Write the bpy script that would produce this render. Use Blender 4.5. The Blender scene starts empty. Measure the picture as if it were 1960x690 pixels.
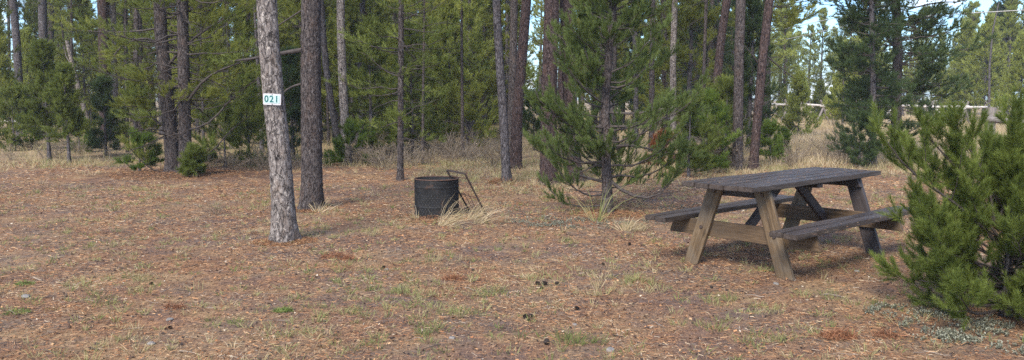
import bpy, bmesh, math, random
import numpy as np
from mathutils import Vector, Matrix

rng = np.random.default_rng(21)
random.seed(21)
sc = bpy.context.scene
COL = sc.collection
PI = math.pi

# ------------------------------------------------------------------ camera maths
F = 1567.0; PITCH = 0.0995; CH = 1.458
CP, SP = math.cos(PITCH), math.sin(PITCH)

def ray(px, py):
    u = (px - 980) / F; v = (345 - py) / F
    return np.array([u, CP + v * SP, -SP + v * CP])

def ground(px, py):
    d = ray(px, py); t = CH / (-d[2])
    return np.array([d[0] * t, d[1] * t, 0.0])

def at_y(px, py, Y):
    d = ray(px, py); t = Y / d[1]
    return np.array([d[0] * t, Y, CH + d[2] * t])

CLX, CLY = ground(340, 338)[:2]

def gh(x, y):
    x = np.asarray(x, float); y = np.asarray(y, float)
    fade = np.clip((y - 2) / 4, 0, 1)
    z = 0.015 * np.sin(.9 * x + 1) * np.sin(.7 * y + .4) + 0.008 * np.sin(2.3 * x + .6 * y)
    z = z + 0.004 * np.sin(7.1 * x + 2.2 * y) * np.sin(6.3 * y - 1.9 * x) + 0.003 * np.sin(15 * x - 4 * y + 1) * np.sin(13 * y + 5 * x)
    z = z + 0.10 * np.exp(-(((x - CLX) / 2.4) ** 2 + ((y - CLY) / 1.3) ** 2))
    z = z + 0.10 * np.clip((y - 16) / 20, 0, 1) * np.sin(.35 * x + .2 * y)
    return z * (0.6 + .4 * fade)

# ------------------------------------------------------------------ object helpers
def tag(o, label=None, cat=None, group=None, kind=None):
    if label: o['label'] = label
    if cat: o['category'] = cat
    if group: o['group'] = group
    if kind: o['kind'] = kind
    return o

def empty(name, loc=(0, 0, 0), rz=0.0):
    o = bpy.data.objects.new(name, None); COL.objects.link(o)
    o.location = loc; o.rotation_euler = (0, 0, rz); o.empty_display_size = .2
    return o

def link(name, me, mat=None, parent=None):
    o = bpy.data.objects.new(name, me); COL.objects.link(o)
    if mat is not None and len(me.materials) == 0: me.materials.append(mat)
    if parent is not None: o.parent = parent
    return o

def mesh_np(name, V, groups, tone=None, smooth=False):
    """V (n,3); groups: list of index arrays (m,k)."""
    me = bpy.data.meshes.new(name)
    V = np.ascontiguousarray(V, dtype=np.float32)
    nl = sum(g.size for g in groups); nf = sum(len(g) for g in groups)
    me.vertices.add(len(V)); me.loops.add(nl); me.polygons.add(nf)
    me.vertices.foreach_set('co', V.ravel())
    me.loops.foreach_set('vertex_index', np.concatenate([g.ravel() for g in groups]).astype(np.int32))
    tot = np.concatenate([np.full(len(g), g.shape[1]) for g in groups])
    st = np.concatenate([[0], np.cumsum(tot)[:-1]])
    me.polygons.foreach_set('loop_start', st.astype(np.int32))
    if tone is not None:
        a = me.attributes.new('tone', 'FLOAT', 'FACE')
        a.data.foreach_set('value', np.ascontiguousarray(tone, dtype=np.float32))
    me.polygons.foreach_set('use_smooth', np.full(nf, smooth))
    me.update(calc_edges=True)
    return me

def copy_tree(src, loc, rz, s, name=None):
    c = src.copy(); COL.objects.link(c)
    c.location = loc; c.rotation_euler = (random.uniform(-.02, .02), random.uniform(-.02, .02), rz); c.scale = (s[0], s[0], s[1])
    for ch in src.children:
        k = ch.copy(); COL.objects.link(k); k.parent = c
    return c

def unit(v): return v / np.maximum(np.linalg.norm(v, axis=-1, keepdims=True), 1e-9)

def tubes(P, R, sides=5):
    """P (N,K,3), R (N,K) -> verts, quads ; tapered tubes."""
    N, K, _ = P.shape
    T = np.gradient(P, axis=1); T = unit(T)
    ref = np.where(np.abs(T[..., 2:3]) > .9, np.array([1., 0, 0]), np.array([0, 0, 1.]))
    A = unit(np.cross(T, ref)); B = np.cross(T, A)
    th = np.arange(sides) / sides * 2 * PI
    V = P[:, :, None, :] + R[:, :, None, None] * (A[:, :, None, :] * np.cos(th)[:, None] + B[:, :, None, :] * np.sin(th)[:, None])
    idx = np.arange(N * K * sides).reshape(N, K, sides)
    a = idx[:, :-1, :]; b = idx[:, 1:, :]
    q = np.stack([a, np.roll(a, -1, 2), np.roll(b, -1, 2), b], -1).reshape(-1, 4)
    return V.reshape(-1, 3), q

class Acc:
    def __init__(s): s.V = []; s.G = {}; s.n = 0; s.T = {}
    def add(s, V, faces, tone=None):
        if len(V) == 0: return
        k = faces.shape[1]
        s.V.append(V); s.G.setdefault(k, []).append(faces + s.n); s.n += len(V)
        s.T.setdefault(k, []).append(np.zeros(len(faces)) if tone is None else tone)
    def add2(s, V, fl, tl):
        s.V.append(V)
        for f, t in zip(fl, tl):
            s.G.setdefault(f.shape[1], []).append(f + s.n); s.T.setdefault(f.shape[1], []).append(t)
        s.n += len(V)
    def mesh(s, name, smooth=False):
        ks = list(s.G)
        return mesh_np(name, np.concatenate(s.V), [np.concatenate(s.G[k]) for k in ks],
                       np.concatenate([np.concatenate(s.T[k]) for k in ks]), smooth)

# ------------------------------------------------------------------ materials
class NT:
    def __init__(s, name):
        s.m = bpy.data.materials.new(name); s.m.use_nodes = True
        s.t = s.m.node_tree; s.t.nodes.clear()
        s.out = s.n('ShaderNodeOutputMaterial')
    def n(s, typ, **kw):
        nd = s.t.nodes.new(typ)
        for k, v in kw.items():
            if k.startswith('i_'):
                key = k[2:]
                key = int(key) if key.isdigit() else key.replace('_', ' ')
                nd.inputs[key].default_value = v
            else: setattr(nd, k, v)
        return nd
    def l(s, a, b): s.t.links.new(a, b)
    def coord(s, kind='Object', scale=(1, 1, 1)):
        c = s.n('ShaderNodeTexCoord'); m = s.n('ShaderNodeMapping'); m.inputs['Scale'].default_value = scale
        s.l(c.outputs[kind], m.inputs['Vector']); return m.outputs['Vector']
    def noise(s, vec, scale, detail=4, rough=.6, dist=0.):
        n = s.n('ShaderNodeTexNoise'); n.inputs['Scale'].default_value = scale; n.inputs['Detail'].default_value = detail
        n.inputs['Roughness'].default_value = rough; n.inputs['Distortion'].default_value = dist
        s.l(vec, n.inputs['Vector']); return n.outputs['Fac']
    def ramp(s, fac, stops, interp='LINEAR'):
        r = s.n('ShaderNodeValToRGB'); e = r.color_ramp.elements; r.color_ramp.interpolation = interp
        while len(e) < len(stops): e.new(.5)
        for k, (p, c) in enumerate(stops):
            e[k].position = p; e[k].color = (c, c, c, 1) if isinstance(c, (int, float)) else (*c, 1)
        s.l(fac, r.inputs['Fac']); return r.outputs['Color']
    def mix(s, fac, a, b, mode='MIX'):
        m = s.n('ShaderNodeMix', data_type='RGBA', blend_type=mode)
        for sock, v in ((m.inputs['Factor'], fac), (m.inputs[6], a), (m.inputs[7], b)):
            if isinstance(v, (int, float)): sock.default_value = v
            elif isinstance(v, tuple): sock.default_value = (*v, 1)
            else: s.l(v, sock)
        return m.outputs[2]
    def math(s, op, a, b=None, clamp=False):
        m = s.n('ShaderNodeMath', operation=op, use_clamp=clamp)
        for k, v in enumerate((a, b)):
            if v is None: continue
            if isinstance(v, (int, float)): m.inputs[k].default_value = v
            else: s.l(v, m.inputs[k])
        return m.outputs[0]
    def attr(s, name='tone'):
        a = s.n('ShaderNodeAttribute'); a.attribute_name = name; return a.outputs['Fac']
    def bsdf(s, col, rough=.8, spec=.3, bump=None, bstr=.5, bdist=.01, metal=0.):
        b = s.n('ShaderNodeBsdfPrincipled')
        for k, v in (('Base Color', col), ('Roughness', rough)):
            if isinstance(v, (int, float)): b.inputs[k].default_value = v
            elif isinstance(v, tuple): b.inputs[k].default_value = (*v, 1)
            else: s.l(v, b.inputs[k])
        b.inputs['Specular IOR Level'].default_value = spec; b.inputs['Metallic'].default_value = metal
        if bump is not None:
            bp = s.n('ShaderNodeBump'); bp.inputs['Strength'].default_value = bstr; bp.inputs['Distance'].default_value = bdist
            s.l(bump, bp.inputs['Height']); s.l(bp.outputs[0], b.inputs['Normal'])
        s.l(b.outputs[0], s.out.inputs[0]); return b

def mat_needles(name, c0, c1, c2, trans=.3):
    t = NT(name); tone = t.attr()
    v = t.coord('Object'); big = t.noise(v, 1.7, 3)
    info = t.n('ShaderNodeObjectInfo')
    f = t.math('ADD', t.math('MULTIPLY', tone, .62), t.math('MULTIPLY', big, .55))
    f = t.math('ADD', f, t.math('MULTIPLY', t.math('SUBTRACT', info.outputs['Random'], .5), .25))
    f = t.math('SUBTRACT', f, .1, clamp=True)
    col = t.ramp(f, [(0, c0), (.5, c1), (1, c2)])
    d = t.n('ShaderNodeBsdfPrincipled'); t.l(col, d.inputs['Base Color']); d.inputs['Roughness'].default_value = .55
    d.inputs['Specular IOR Level'].default_value = .18
    tr = t.n('ShaderNodeBsdfTranslucent'); t.l(col, tr.inputs['Color'])
    mx = t.n('ShaderNodeMixShader'); mx.inputs[0].default_value = trans
    t.l(d.outputs[0], mx.inputs[1]); t.l(tr.outputs[0], mx.inputs[2]); t.l(mx.outputs[0], t.out.inputs[0])
    return t.m

def mat_bark(name, pale, mid, dark, red, amount=.5, sz=1.0, zstretch=.35):
    t = NT(name)
    v = t.coord('Object', (1, 1, zstretch))
    vo = t.n('ShaderNodeTexVoronoi', feature='DISTANCE_TO_EDGE'); vo.inputs['Scale'].default_value = 26 * sz
    nz = t.n('ShaderNodeTexNoise'); nz.inputs['Scale'].default_value = 30 * sz; nz.inputs['Detail'].default_value = 3
    t.l(v, nz.inputs['Vector'])
    add = t.n('ShaderNodeVectorMath', operation='MULTIPLY_ADD'); t.l(nz.outputs['Color'], add.inputs[0]); add.inputs[1].default_value = (.10, .10, .10); t.l(v, add.inputs[2])
    t.l(add.outputs[0], vo.inputs['Vector'])
    edge = t.ramp(vo.outputs['Distance'], [(0, 0.), (.06, .8), (.3, 1.)])
    fine = t.noise(v, 48 * sz, 6, .8)
    patch = t.noise(v, 9 * sz, 4, .65)
    c = t.ramp(fine, [(.30, dark), (.47, mid), (.62, pale)])
    c = t.mix(t.ramp(patch, [(.5 - .25 * amount, 0.), (.68 - .2 * amount, 1.)]), c, t.mix(.5, c, mid))
    c = t.mix(t.ramp(t.noise(v, 14 * sz, 3), [(.52, 0.), (.66, .55)]), c, red)
    c = t.mix(edge, t.mix(.7, c, dark), c)
    kv = t.n('ShaderNodeTexVoronoi'); kv.inputs['Scale'].default_value = 6; t.l(t.coord('Object', (1, 1, .7)), kv.inputs['Vector'])
    c = t.mix(t.math('MULTIPLY', t.ramp(kv.outputs['Distance'], [(.10, 1.), (.2, 0.)]), .8), c, dark)
    lich = t.ramp(t.noise(t.coord('Object', (1, 1, .8)), 38 * sz, 4, .7), [(.56, 0.), (.64, 1.)])
    c = t.mix(t.math('MULTIPLY', lich, amount), c, pale)
    h = t.math('ADD', t.math('MULTIPLY', edge, .6), t.math('MULTIPLY', fine, .8))
    t.bsdf(c, .95, .08, h, 1., .028)
    return t.m

def mat_simple(name, c0, c1, scale=20, rough=.8, stretch=(1, 1, 1), bdist=.004, spec=.3, metal=0.):
    t = NT(name); v = t.coord('Object', stretch); n = t.noise(v, scale, 5, .65)
    t.bsdf(t.ramp(n, [(.3, c0), (.7, c1)]), rough, spec, n, .6, bdist, metal); return t.m

def mat_tone(name, stops, rough=.8, trans=0.):
    t = NT(name); tone = t.attr()
    col = t.ramp(tone, stops)
    if trans:
        d = t.n('ShaderNodeBsdfDiffuse'); t.l(col, d.inputs[0]); tr = t.n('ShaderNodeBsdfTranslucent'); t.l(col, tr.inputs[0])
        mx = t.n('ShaderNodeMixShader'); mx.inputs[0].default_value = trans
        t.l(d.outputs[0], mx.inputs[1]); t.l(tr.outputs[0], mx.inputs[2]); t.l(mx.outputs[0], t.out.inputs[0])
    else: t.bsdf(col, rough, .2)
    return t.m

M = {}
M['n_mid'] = mat_needles('needles_mid_green', (.055, .076, .018), (.165, .198, .045), (.33, .37, .095), .5)
M['n_dark'] = mat_needles('needles_dark_green', (.034, .054, .022), (.075, .112, .042), (.165, .215, .080), .45)
M['n_yel_sun'] = mat_needles('needles_yellow_green_sunlit', (.14, .165, .04), (.31, .345, .08), (.50, .53, .17), .5)  # yellow green of the pines, with their sunlit look put into the colour
M['n_olive'] = mat_needles('needles_olive', (.095, .108, .022), (.24, .26, .055), (.42, .44, .12), .5)
M['n_fresh'] = mat_needles('needles_fresh', (.050, .082, .016), (.135, .195, .036), (.30, .38, .080), .5)
M['n_bush'] = mat_needles('needles_bush', (.060, .085, .020), (.180, .225, .050), (.38, .43, .12), .45)
M['n_dull'] = mat_needles('needles_dull_green', (.055, .078, .024), (.145, .190, .056), (.31, .37, .13), .45)
M['n_dead'] = mat_needles('needles_dead', (.12, .045, .02), (.24, .09, .04), (.34, .16, .08))
M['bark_pale'] = mat_bark('bark_pale', (.46, .41, .37), (.17, .145, .135), (.016, .013, .013), (.20, .15, .12), .85, .75)
M['bark_brown'] = mat_bark('bark_brown', (.19, .165, .155), (.065, .053, .052), (.012, .010, .011), (.11, .075, .06), .4)
M['bark_red'] = mat_bark('bark_red', (.155, .115, .105), (.060, .042, .041), (.012, .009, .010), (.12, .070, .055), .3)
M['bark_grey'] = mat_bark('bark_grey', (.21, .19, .19), (.085, .076, .08), (.016, .014, .016), (.11, .088, .078), .5, .8)
M['twig'] = mat_simple('twig_bark', (.022, .018, .017), (.085, .068, .062), 30)
M['deadwood'] = mat_simple('dead_branch', (.10, .085, .08), (.24, .20, .185), 30)

# ------------------------------------------------------------------ world
w = bpy.data.worlds.new('World'); sc.world = w; w.use_nodes = True
nt = w.node_tree; nt.nodes.clear()
out = nt.nodes.new('ShaderNodeOutputWorld'); bg = nt.nodes.new('ShaderNodeBackground'); bg.inputs[1].default_value = .15
sky = nt.nodes.new('ShaderNodeTexSky'); sky.sky_type = 'NISHITA'; sky.sun_disc = False; sky.ozone_density = 3.0
SUN_EL, SUN_AZ = 41., 205.   # azimuth from +Y clockwise (behind, left of the camera)
sky.sun_elevation = math.radians(SUN_EL); sky.sun_rotation = math.radians(SUN_AZ)
tc = nt.nodes.new('ShaderNodeTexCoord'); mp = nt.nodes.new('ShaderNodeMapping'); mp.inputs['Scale'].default_value = (1, 1, 2.6)
nz = nt.nodes.new('ShaderNodeTexNoise'); nz.inputs['Scale'].default_value = 3.2; nz.inputs['Detail'].default_value = 7; nz.inputs['Roughness'].default_value = .6
rp = nt.nodes.new('ShaderNodeValToRGB'); rp.color_ramp.elements[0].position = .50; rp.color_ramp.elements[1].position = .60; mp.inputs['Location'].default_value = (3.3, 1.7, .4)
mx = nt.nodes.new('ShaderNodeMix'); mx.data_type = 'RGBA'; mx.inputs[7].default_value = (6.6, 6.5, 6.5, 1)
L = nt.links.new
L(tc.outputs['Generated'], mp.inputs[0]); L(mp.outputs[0], nz.inputs['Vector']); L(nz.outputs['Fac'], rp.inputs[0])
L(rp.outputs[0], mx.inputs['Factor']); tn = nt.nodes.new('ShaderNodeMix'); tn.data_type = 'RGBA'; tn.blend_type = 'MULTIPLY'; tn.inputs['Factor'].default_value = 1; tn.inputs[7].default_value = (.62, .80, 1, 1)
L(sky.outputs[0], tn.inputs[6]); L(tn.outputs[2], mx.inputs[6]); L(mx.outputs[2], bg.inputs[0]); L(bg.outputs[0], out.inputs[0])

sun = bpy.data.lights.new('sun', 'SUN'); sun.energy = 2.8; sun.angle = math.radians(22); sun.color = (1, .92, .80)
so = bpy.data.objects.new('sun', sun); COL.objects.link(so)
az = math.radians(SUN_AZ); el = math.radians(SUN_EL)
sd = Vector((math.sin(az) * math.cos(el), math.cos(az) * math.cos(el), math.sin(el)))
so.rotation_euler = sd.to_track_quat('Z', 'Y').to_euler(); so.location = (0, -5, 20)

cam = bpy.data.cameras.new('camera'); co = bpy.data.objects.new('camera', cam); COL.objects.link(co)
co.location = (0, 0, CH); co.rotation_euler = (PI / 2 - PITCH, 0, 0)
cam.lens = F / 1960 * 36; cam.sensor_width = 36; cam.clip_end = 1500; cam.clip_start = .05
sc.camera = co
sc.view_settings.view_transform = 'Standard'; sc.view_settings.look = 'None'; sc.view_settings.gamma = 1
sc.view_settings.exposure = 1.22
sc.render.engine = 'CYCLES'
sc.cycles.max_bounces = 5; sc.cycles.diffuse_bounces = 3; sc.cycles.transmission_bounces = 3; sc.cycles.transparent_max_bounces = 4
sc.cycles.use_denoising = False

# ------------------------------------------------------------------ ground
def ground_axis(lo, hi, fa, fb, fine):
    a = list(np.arange(fa, fb, fine)); s = fine; x = fb; up = []
    while x < hi: up.append(x); s *= 1.09; x += s
    up.append(hi); s = fine; x = fa - fine; dn = []
    while x > lo: dn.append(x); s *= 1.09; x -= s
    dn.append(lo)
    return np.array(dn[::-1] + a + up)
gx = ground_axis(-320, 320, -9, 9, .07); gy = ground_axis(-60, 600, 3, 17, .07)
GX, GY = np.meshgrid(gx, gy); GZ = gh(GX, GY)
V = np.stack([GX, GY, GZ], -1).reshape(-1, 3)
idx = np.arange(len(V)).reshape(GX.shape)
q = np.stack([idx[:-1, :-1], idx[:-1, 1:], idx[1:, 1:], idx[1:, :-1]], -1).reshape(-1, 4)
me = mesh_np('ground', V, [q], smooth=True)

t = NT('forest_floor')
c = t.n('ShaderNodeTexCoord'); P_ = c.outputs['Object']
sep = t.n('ShaderNodeSeparateXYZ'); t.l(P_, sep.inputs[0])
big = t.noise(P_, .55, 4, .6); med = t.noise(P_, 3.2, 4, .65); fin = t.noise(P_, 28, 5, .75); vf = t.noise(P_, 120, 3, .7)
m1 = t.n('ShaderNodeMapping'); m1.inputs['Scale'].default_value = (90, 14, 40); m1.inputs['Rotation'].default_value = (0, 0, .6); t.l(P_, m1.inputs[0])
m2 = t.n('ShaderNodeMapping'); m2.inputs['Scale'].default_value = (14, 90, 40); m2.inputs['Rotation'].default_value = (0, 0, .3); t.l(P_, m2.inputs[0])
s1 = t.noise(m1.outputs[0], 1, 3, .6, 1.2); s2 = t.noise(m2.outputs[0], 1, 3, .6, 1.2)
st = t.math('MAXIMUM', s1, s2)
soil = t.ramp(fin, [(.3, (.040, .032, .032)), (.55, (.115, .090, .084)), (.75, (.23, .19, .175))])
litter = t.ramp(st, [(.40, (.045, .029, .021)), (.54, (.21, .108, .058)), (.66, (.40, .225, .115)), (.78, (.50, .35, .22))])
f1 = t.ramp(t.math('ADD', t.math('MULTIPLY', big, .5), t.math('MULTIPLY', med, .5)), [(.40, 0.), (.58, 1.)])
patchy = t.ramp(t.noise(P_, 1.3, 5, .7, .5), [(.42, 0.), (.6, 1.)])
litter = t.mix(t.math('MULTIPLY', patchy, .45), litter, t.ramp(st, [(.40, (.11, .078, .045)), (.6, (.35, .26, .145)), (.76, (.52, .41, .26))]))
near = t.mix(f1, t.mix(.25, soil, litter), litter)
straw = t.ramp(t.math('ADD', t.math('MULTIPLY', st, .5), t.math('MULTIPLY', fin, .5)), [(.38, (.12, .085, .05)), (.52, (.28, .20, .115)), (.66, (.46, .35, .22))])
# patches of straw coloured thatch near, taking over beyond the campsite
fy = t.math('ADD', t.math('MULTIPLY', t.math('SUBTRACT', sep.outputs[1], 17.5), .22), t.math('MULTIPLY', t.math('SUBTRACT', big, .5), 3.5))
fy = t.math('MAXIMUM', t.math('ADD', fy, 0.), t.ramp(med, [(.57, 0.), (.72, .55)]))
fy = t.math('MULTIPLY', t.math('ADD', fy, 0., True), 1.)
cl = t.n('ShaderNodeClamp'); t.l(fy, cl.inputs[0])
col = t.mix(cl.outputs[0], near, straw)
dv = t.n('ShaderNodeVectorMath', operation='SUBTRACT'); t.l(P_, dv.inputs[0]); dv.inputs[1].default_value = (CLX + .4, CLY - .2, 0)
dm = t.n('ShaderNodeVectorMath', operation='MULTIPLY'); t.l(dv.outputs[0], dm.inputs[0]); dm.inputs[1].default_value = (.42, .85, 0)
dl = t.n('ShaderNodeVectorMath', operation='LENGTH'); t.l(dm.outputs[0], dl.inputs[0])
duff = t.ramp(t.math('ADD', dl.outputs['Value'], t.math('MULTIPLY', t.math('SUBTRACT', med, .5), 1.6)), [(.55, .85), (1., 0.)])
col = t.mix(duff, col, t.ramp(st, [(.4, (.030, .019, .014)), (.6, (.11, .06, .038)), (.78, (.22, .135, .085))]))
t.bsdf(col, .95, .1, t.math('ADD', t.math('MULTIPLY', fin, .6), t.math('MULTIPLY', st, .6)), .9, .02)
me.materials.append(t.m)
g = link('ground', me); tag(g, kind='structure')

# ------------------------------------------------------------------ blades / litter
def blades(base, d, length, width, bend, tone, acc):
    """curved blades; base (n,3), d (n,3) start dir, bend sideways vector (n,3)"""
    n = len(base)
    side = unit(np.cross(d, rng.normal(size=(n, 3)))) * (width / 2)[:, None]
    mid = base + d * (length * .5)[:, None]
    tip = base + d * (length * .93)[:, None] + bend * length[:, None]
    V = np.stack([base - side, base + side, mid + bend * (length * .25)[:, None] - side * .8, mid + bend * (length * .25)[:, None] + side * .8, tip], 1).reshape(-1, 3)
    i = np.arange(n)[:, None] * 5
    acc.add2(V, [i + np.array([0, 1, 3, 2]), i + np.array([2, 3, 4])], [tone, tone])

def vnoise(x, y, s, seed=0):
    a = seed * 1.7
    return (np.sin(x * s + a) * np.sin(y * s * 1.13 + 2 * a) + np.sin(x * s * 2.3 + y * s * .9 + a * 3) * .6 + np.sin(y * s * 2.1 - x * s * 1.4 + a * 5) * .6 + .4 * np.sin(x * s * 5.3 - y * s * 4.1 + a)) / 2.6

def wedge(n, y0, y1, power=1.0, side=.70, pad=1.2):
    u = rng.random(n)
    y = (y0 ** (2 - power) + u * (y1 ** (2 - power) - y0 ** (2 - power))) ** (1 / (2 - power)) if power != 2 else y0 * (y1 / y0) ** u
    x = rng.uniform(-1, 1, n) * (side * y + pad)
    return x, y

# fallen needles, bark crumbs
n = 430000
x, y = wedge(n, 3.2, 19, 1.35)
nearcl = np.exp(-(((x - CLX - .4) / 2.0) ** 2 + ((y - CLY + .2) / 1.0) ** 2))
keep = rng.random(n) < np.clip(1 - .8 * nearcl, 0, 1) * np.clip(.60 + .8 * vnoise(x, y, 1.6, 1) + .35 * vnoise(x, y, 6, 3), .05, 1)
x, y = x[keep], y[keep]; n = len(x)
z = gh(x, y) + .002 + rng.random(n) ** 3 * .016
a = rng.random(n) * 2 * PI; ln = rng.uniform(.018, .048, n) * (1 + (y - 4) * .035); wd = rng.uniform(.0010, .0024, n) * (1 + np.clip(y - 4, 0, 20) * .12)
d = np.stack([np.cos(a), np.sin(a), rng.normal(0, .14, n)], 1) * ln[:, None] / 2
s = np.stack([-np.sin(a), np.cos(a), rng.normal(0, .5, n)], 1) * wd[:, None] / 2
c0 = np.stack([x, y, z], 1)
V = np.stack([c0 - d - s, c0 + d - s, c0 + d + s, c0 - d + s], 1).reshape(-1, 3)
A = Acc(); tone = np.clip(rng.beta(2, 2.2, n) + .15 * vnoise(x, y, 2.3, 5), 0, 1)
A.add(V, np.arange(4 * n).reshape(n, 4), tone)
for px_, py_, rr_, cn_ in ((545, 462, .34, 7000), (597, 399, .40, 6000), (1163, 412, .5, 5000), (836, 417, .55, 4000), (340, 340, 1.2, 9000)):
    p_ = ground(px_, py_); aa = rng.random(cn_) * 2 * PI; rr = rr_ * np.sqrt(rng.random(cn_)); xx = p_[0] + np.cos(aa) * rr; yy = p_[1] + np.sin(aa) * rr * .8
    zz = gh(xx, yy) + .004 + .05 * rng.random(cn_) * np.clip(1 - rr / rr_, 0, 1)
    a_ = rng.random(cn_) * 2 * PI; l_ = rng.uniform(.02, .05, cn_); w_ = rng.uniform(.0014, .003, cn_)
    d_ = np.stack([np.cos(a_), np.sin(a_), rng.normal(0, .25, cn_)], 1) * l_[:, None] / 2; s_ = np.stack([-np.sin(a_), np.cos(a_), rng.normal(0, .5, cn_)], 1) * w_[:, None] / 2
    cc_ = np.stack([xx, yy, zz], 1); V = np.stack([cc_ - d_ - s_, cc_ + d_ - s_, cc_ + d_ + s_, cc_ - d_ + s_], 1).reshape(-1, 3)
    A.add(V, np.arange(4 * cn_).reshape(cn_, 4), np.clip(rng.beta(2, 3.2, cn_), 0, 1))
# broad chips and crumbs
n = 30000; x, y = wedge(n, 3.2, 14, 1.3)
a = rng.random(n) * 2 * PI; r = rng.uniform(.004, .013, n) * (1 + (y - 4) * .05)
z = gh(x, y) + .003 + rng.random(n) * .004
th = a[:, None] + np.array([0, 1.3, 2.9, 4.4]) + rng.normal(0, .25, (n, 4))
V = np.stack([x[:, None] + r[:, None] * np.cos(th), y[:, None] + r[:, None] * np.sin(th) * .7, z[:, None] + rng.normal(0, .004, (n, 4))], -1).reshape(-1, 3)
A.add(V, np.arange(4 * n).reshape(n, 4), np.clip(rng.choice([.02, .1, .35, .6, .95], n, p=[.34, .3, .22, .11, .03]) + rng.normal(0, .05, n), 0, 1))
o = link('fallen_needles', A.mesh('fallen_needles'), mat_tone('litter', [(0, (.03, .022, .020)), (.22, (.12, .070, .046)), (.42, (.30, .135, .060)), (.62, (.41, .220, .105)), (.8, (.47, .34, .20)), (1, (.49, .42, .33))], .85))
tag(o, 'rust brown fallen pine needles and bark crumbs covering the campsite floor', 'pine litter', kind='stuff')

# small twigs on the ground
n = 1500; x, y = wedge(n, 3.4, 18, 1.2)
a = rng.random(n) * 2 * PI; ln = rng.uniform(.04, .2, n)
tt = np.linspace(-.5, .5, 4)
P = np.stack([x[:, None] + np.cos(a)[:, None] * tt * ln[:, None], y[:, None] + np.sin(a)[:, None] * tt * ln[:, None], (gh(x, y) + .008)[:, None] + rng.normal(0, .006, (n, 4))], -1)
P[..., :2] += rng.normal(0, .006, (n, 4, 2))
R = np.tile(np.array([1, .9, .7, .4]), (n, 1)) * rng.uniform(.0015, .0036, n)[:, None]
Vt, qt = tubes(P, R, 4); A = Acc(); A.add(Vt, qt, np.repeat(rng.random(n), 12))
o = link('fallen_twigs', A.mesh('fallen_twigs'), mat_tone('twigs_fallen', [(0, (.05, .04, .035)), (.6, (.16, .12, .10)), (1, (.34, .28, .22))]))
tag(o, 'short dry twigs strewn over the needle covered ground', 'twigs', kind='stuff')

GR = mat_tone('grass_blades', [(0, (.10, .125, .045)), (.3, (.20, .225, .08)), (.55, (.31, .27, .14)), (.8, (.43, .33, .20)), (1, (.56, .46, .32))], trans=.25)

def tufts(x, y, nb, h, w, spread, tmean, tsd, acc, lean=.45, bend=.5):
    n = len(x); k = nb
    X = np.repeat(x, k); Y = np.repeat(y, k); H = np.repeat(h, k) * rng.uniform(.45, 1.1, n * k)
    sp = np.repeat(spread, k)
    aa = rng.random(n * k) * 2 * PI; rr = np.sqrt(rng.random(n * k)) * sp
    X = X + np.cos(aa) * rr; Y = Y + np.sin(aa) * rr
    base = np.stack([X, Y, gh(X, Y) - .004], 1)
    d = unit(np.stack([np.cos(aa) * lean * rng.random(n * k), np.sin(aa) * lean * rng.random(n * k), np.ones(n * k)], 1) + rng.normal(0, .16, (n * k, 3)) * np.array([1, 1, 0]))
    bd = np.stack([np.cos(aa), np.sin(aa), -.35 * np.ones(n * k)], 1) * (bend * rng.random(n * k))[:, None]
    tone = np.clip(np.repeat(tmean, k) + rng.normal(0, tsd, n * k), 0, 1)
    blades(base, d, H, np.full(n * k, 1.) * np.repeat(w, k), bd, tone, acc)

# sparse foreground grass
A = Acc()
n = 9000; x, y = wedge(n, 3.4, 13.5, 1.1)
gp = ground(800, 560); gp2 = ground(1300, 560)
dens = .10 + .55 * np.clip(vnoise(x, y, 1.3, 2) + .15, 0, 1) + .5 * np.exp(-(((x - gp[0]) / 1.0) ** 2 + ((y - gp[1]) / 1.3) ** 2))
k = rng.random(n) < dens; x, y = x[k], y[k]; n = len(x)
tufts(x, y, 16, rng.uniform(.03, .10, n), np.full(n, .0034) * (1 + (y - 4) * .08), rng.uniform(.015, .07, n), np.clip(.42 + .25 * vnoise(x, y, .9, 4) + rng.normal(0, .12, n), .08, 1), .12, A, .9, .55)
# single tufts the photograph shows
for px, py, hh, tn in [(1100, 652, .11, .12), (1240, 540, .10, .3), (800, 640, .07, .2), (430, 620, .06, .25), (760, 560, .07, .35), (905, 600, .08, .3), (1360, 620, .08, .3), (1480, 600, .07, .45), (270, 540, .07, .5),
                       (1020, 530, .07, .5), (560, 640, .08, .35), (670, 600, .06, .3), (1450, 650, .09, .25), (1580, 570, .08, .35), (1220, 400 + 45, .12, .75), (940, 560, .09, .35), (1375, 575, .09, .3), (720, 450, .10, .7), (600, 450, .08, .7), (490, 445, .09, .75), (850, 500, .09, .6)]:
    p = ground(px, py); m = 5
    tufts(p[0] + rng.normal(0, .08, m), p[1] + rng.normal(0, .08, m), 26, np.full(m, hh), np.full(m, .003), np.full(m, .05), np.full(m, tn), .12, A, .7, .5)
o = link('sparse_grass', A.mesh('sparse_grass'), GR)
tag(o, 'thin short green and straw grass tufts scattered over needle litter', 'grass', kind='stuff')

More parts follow.
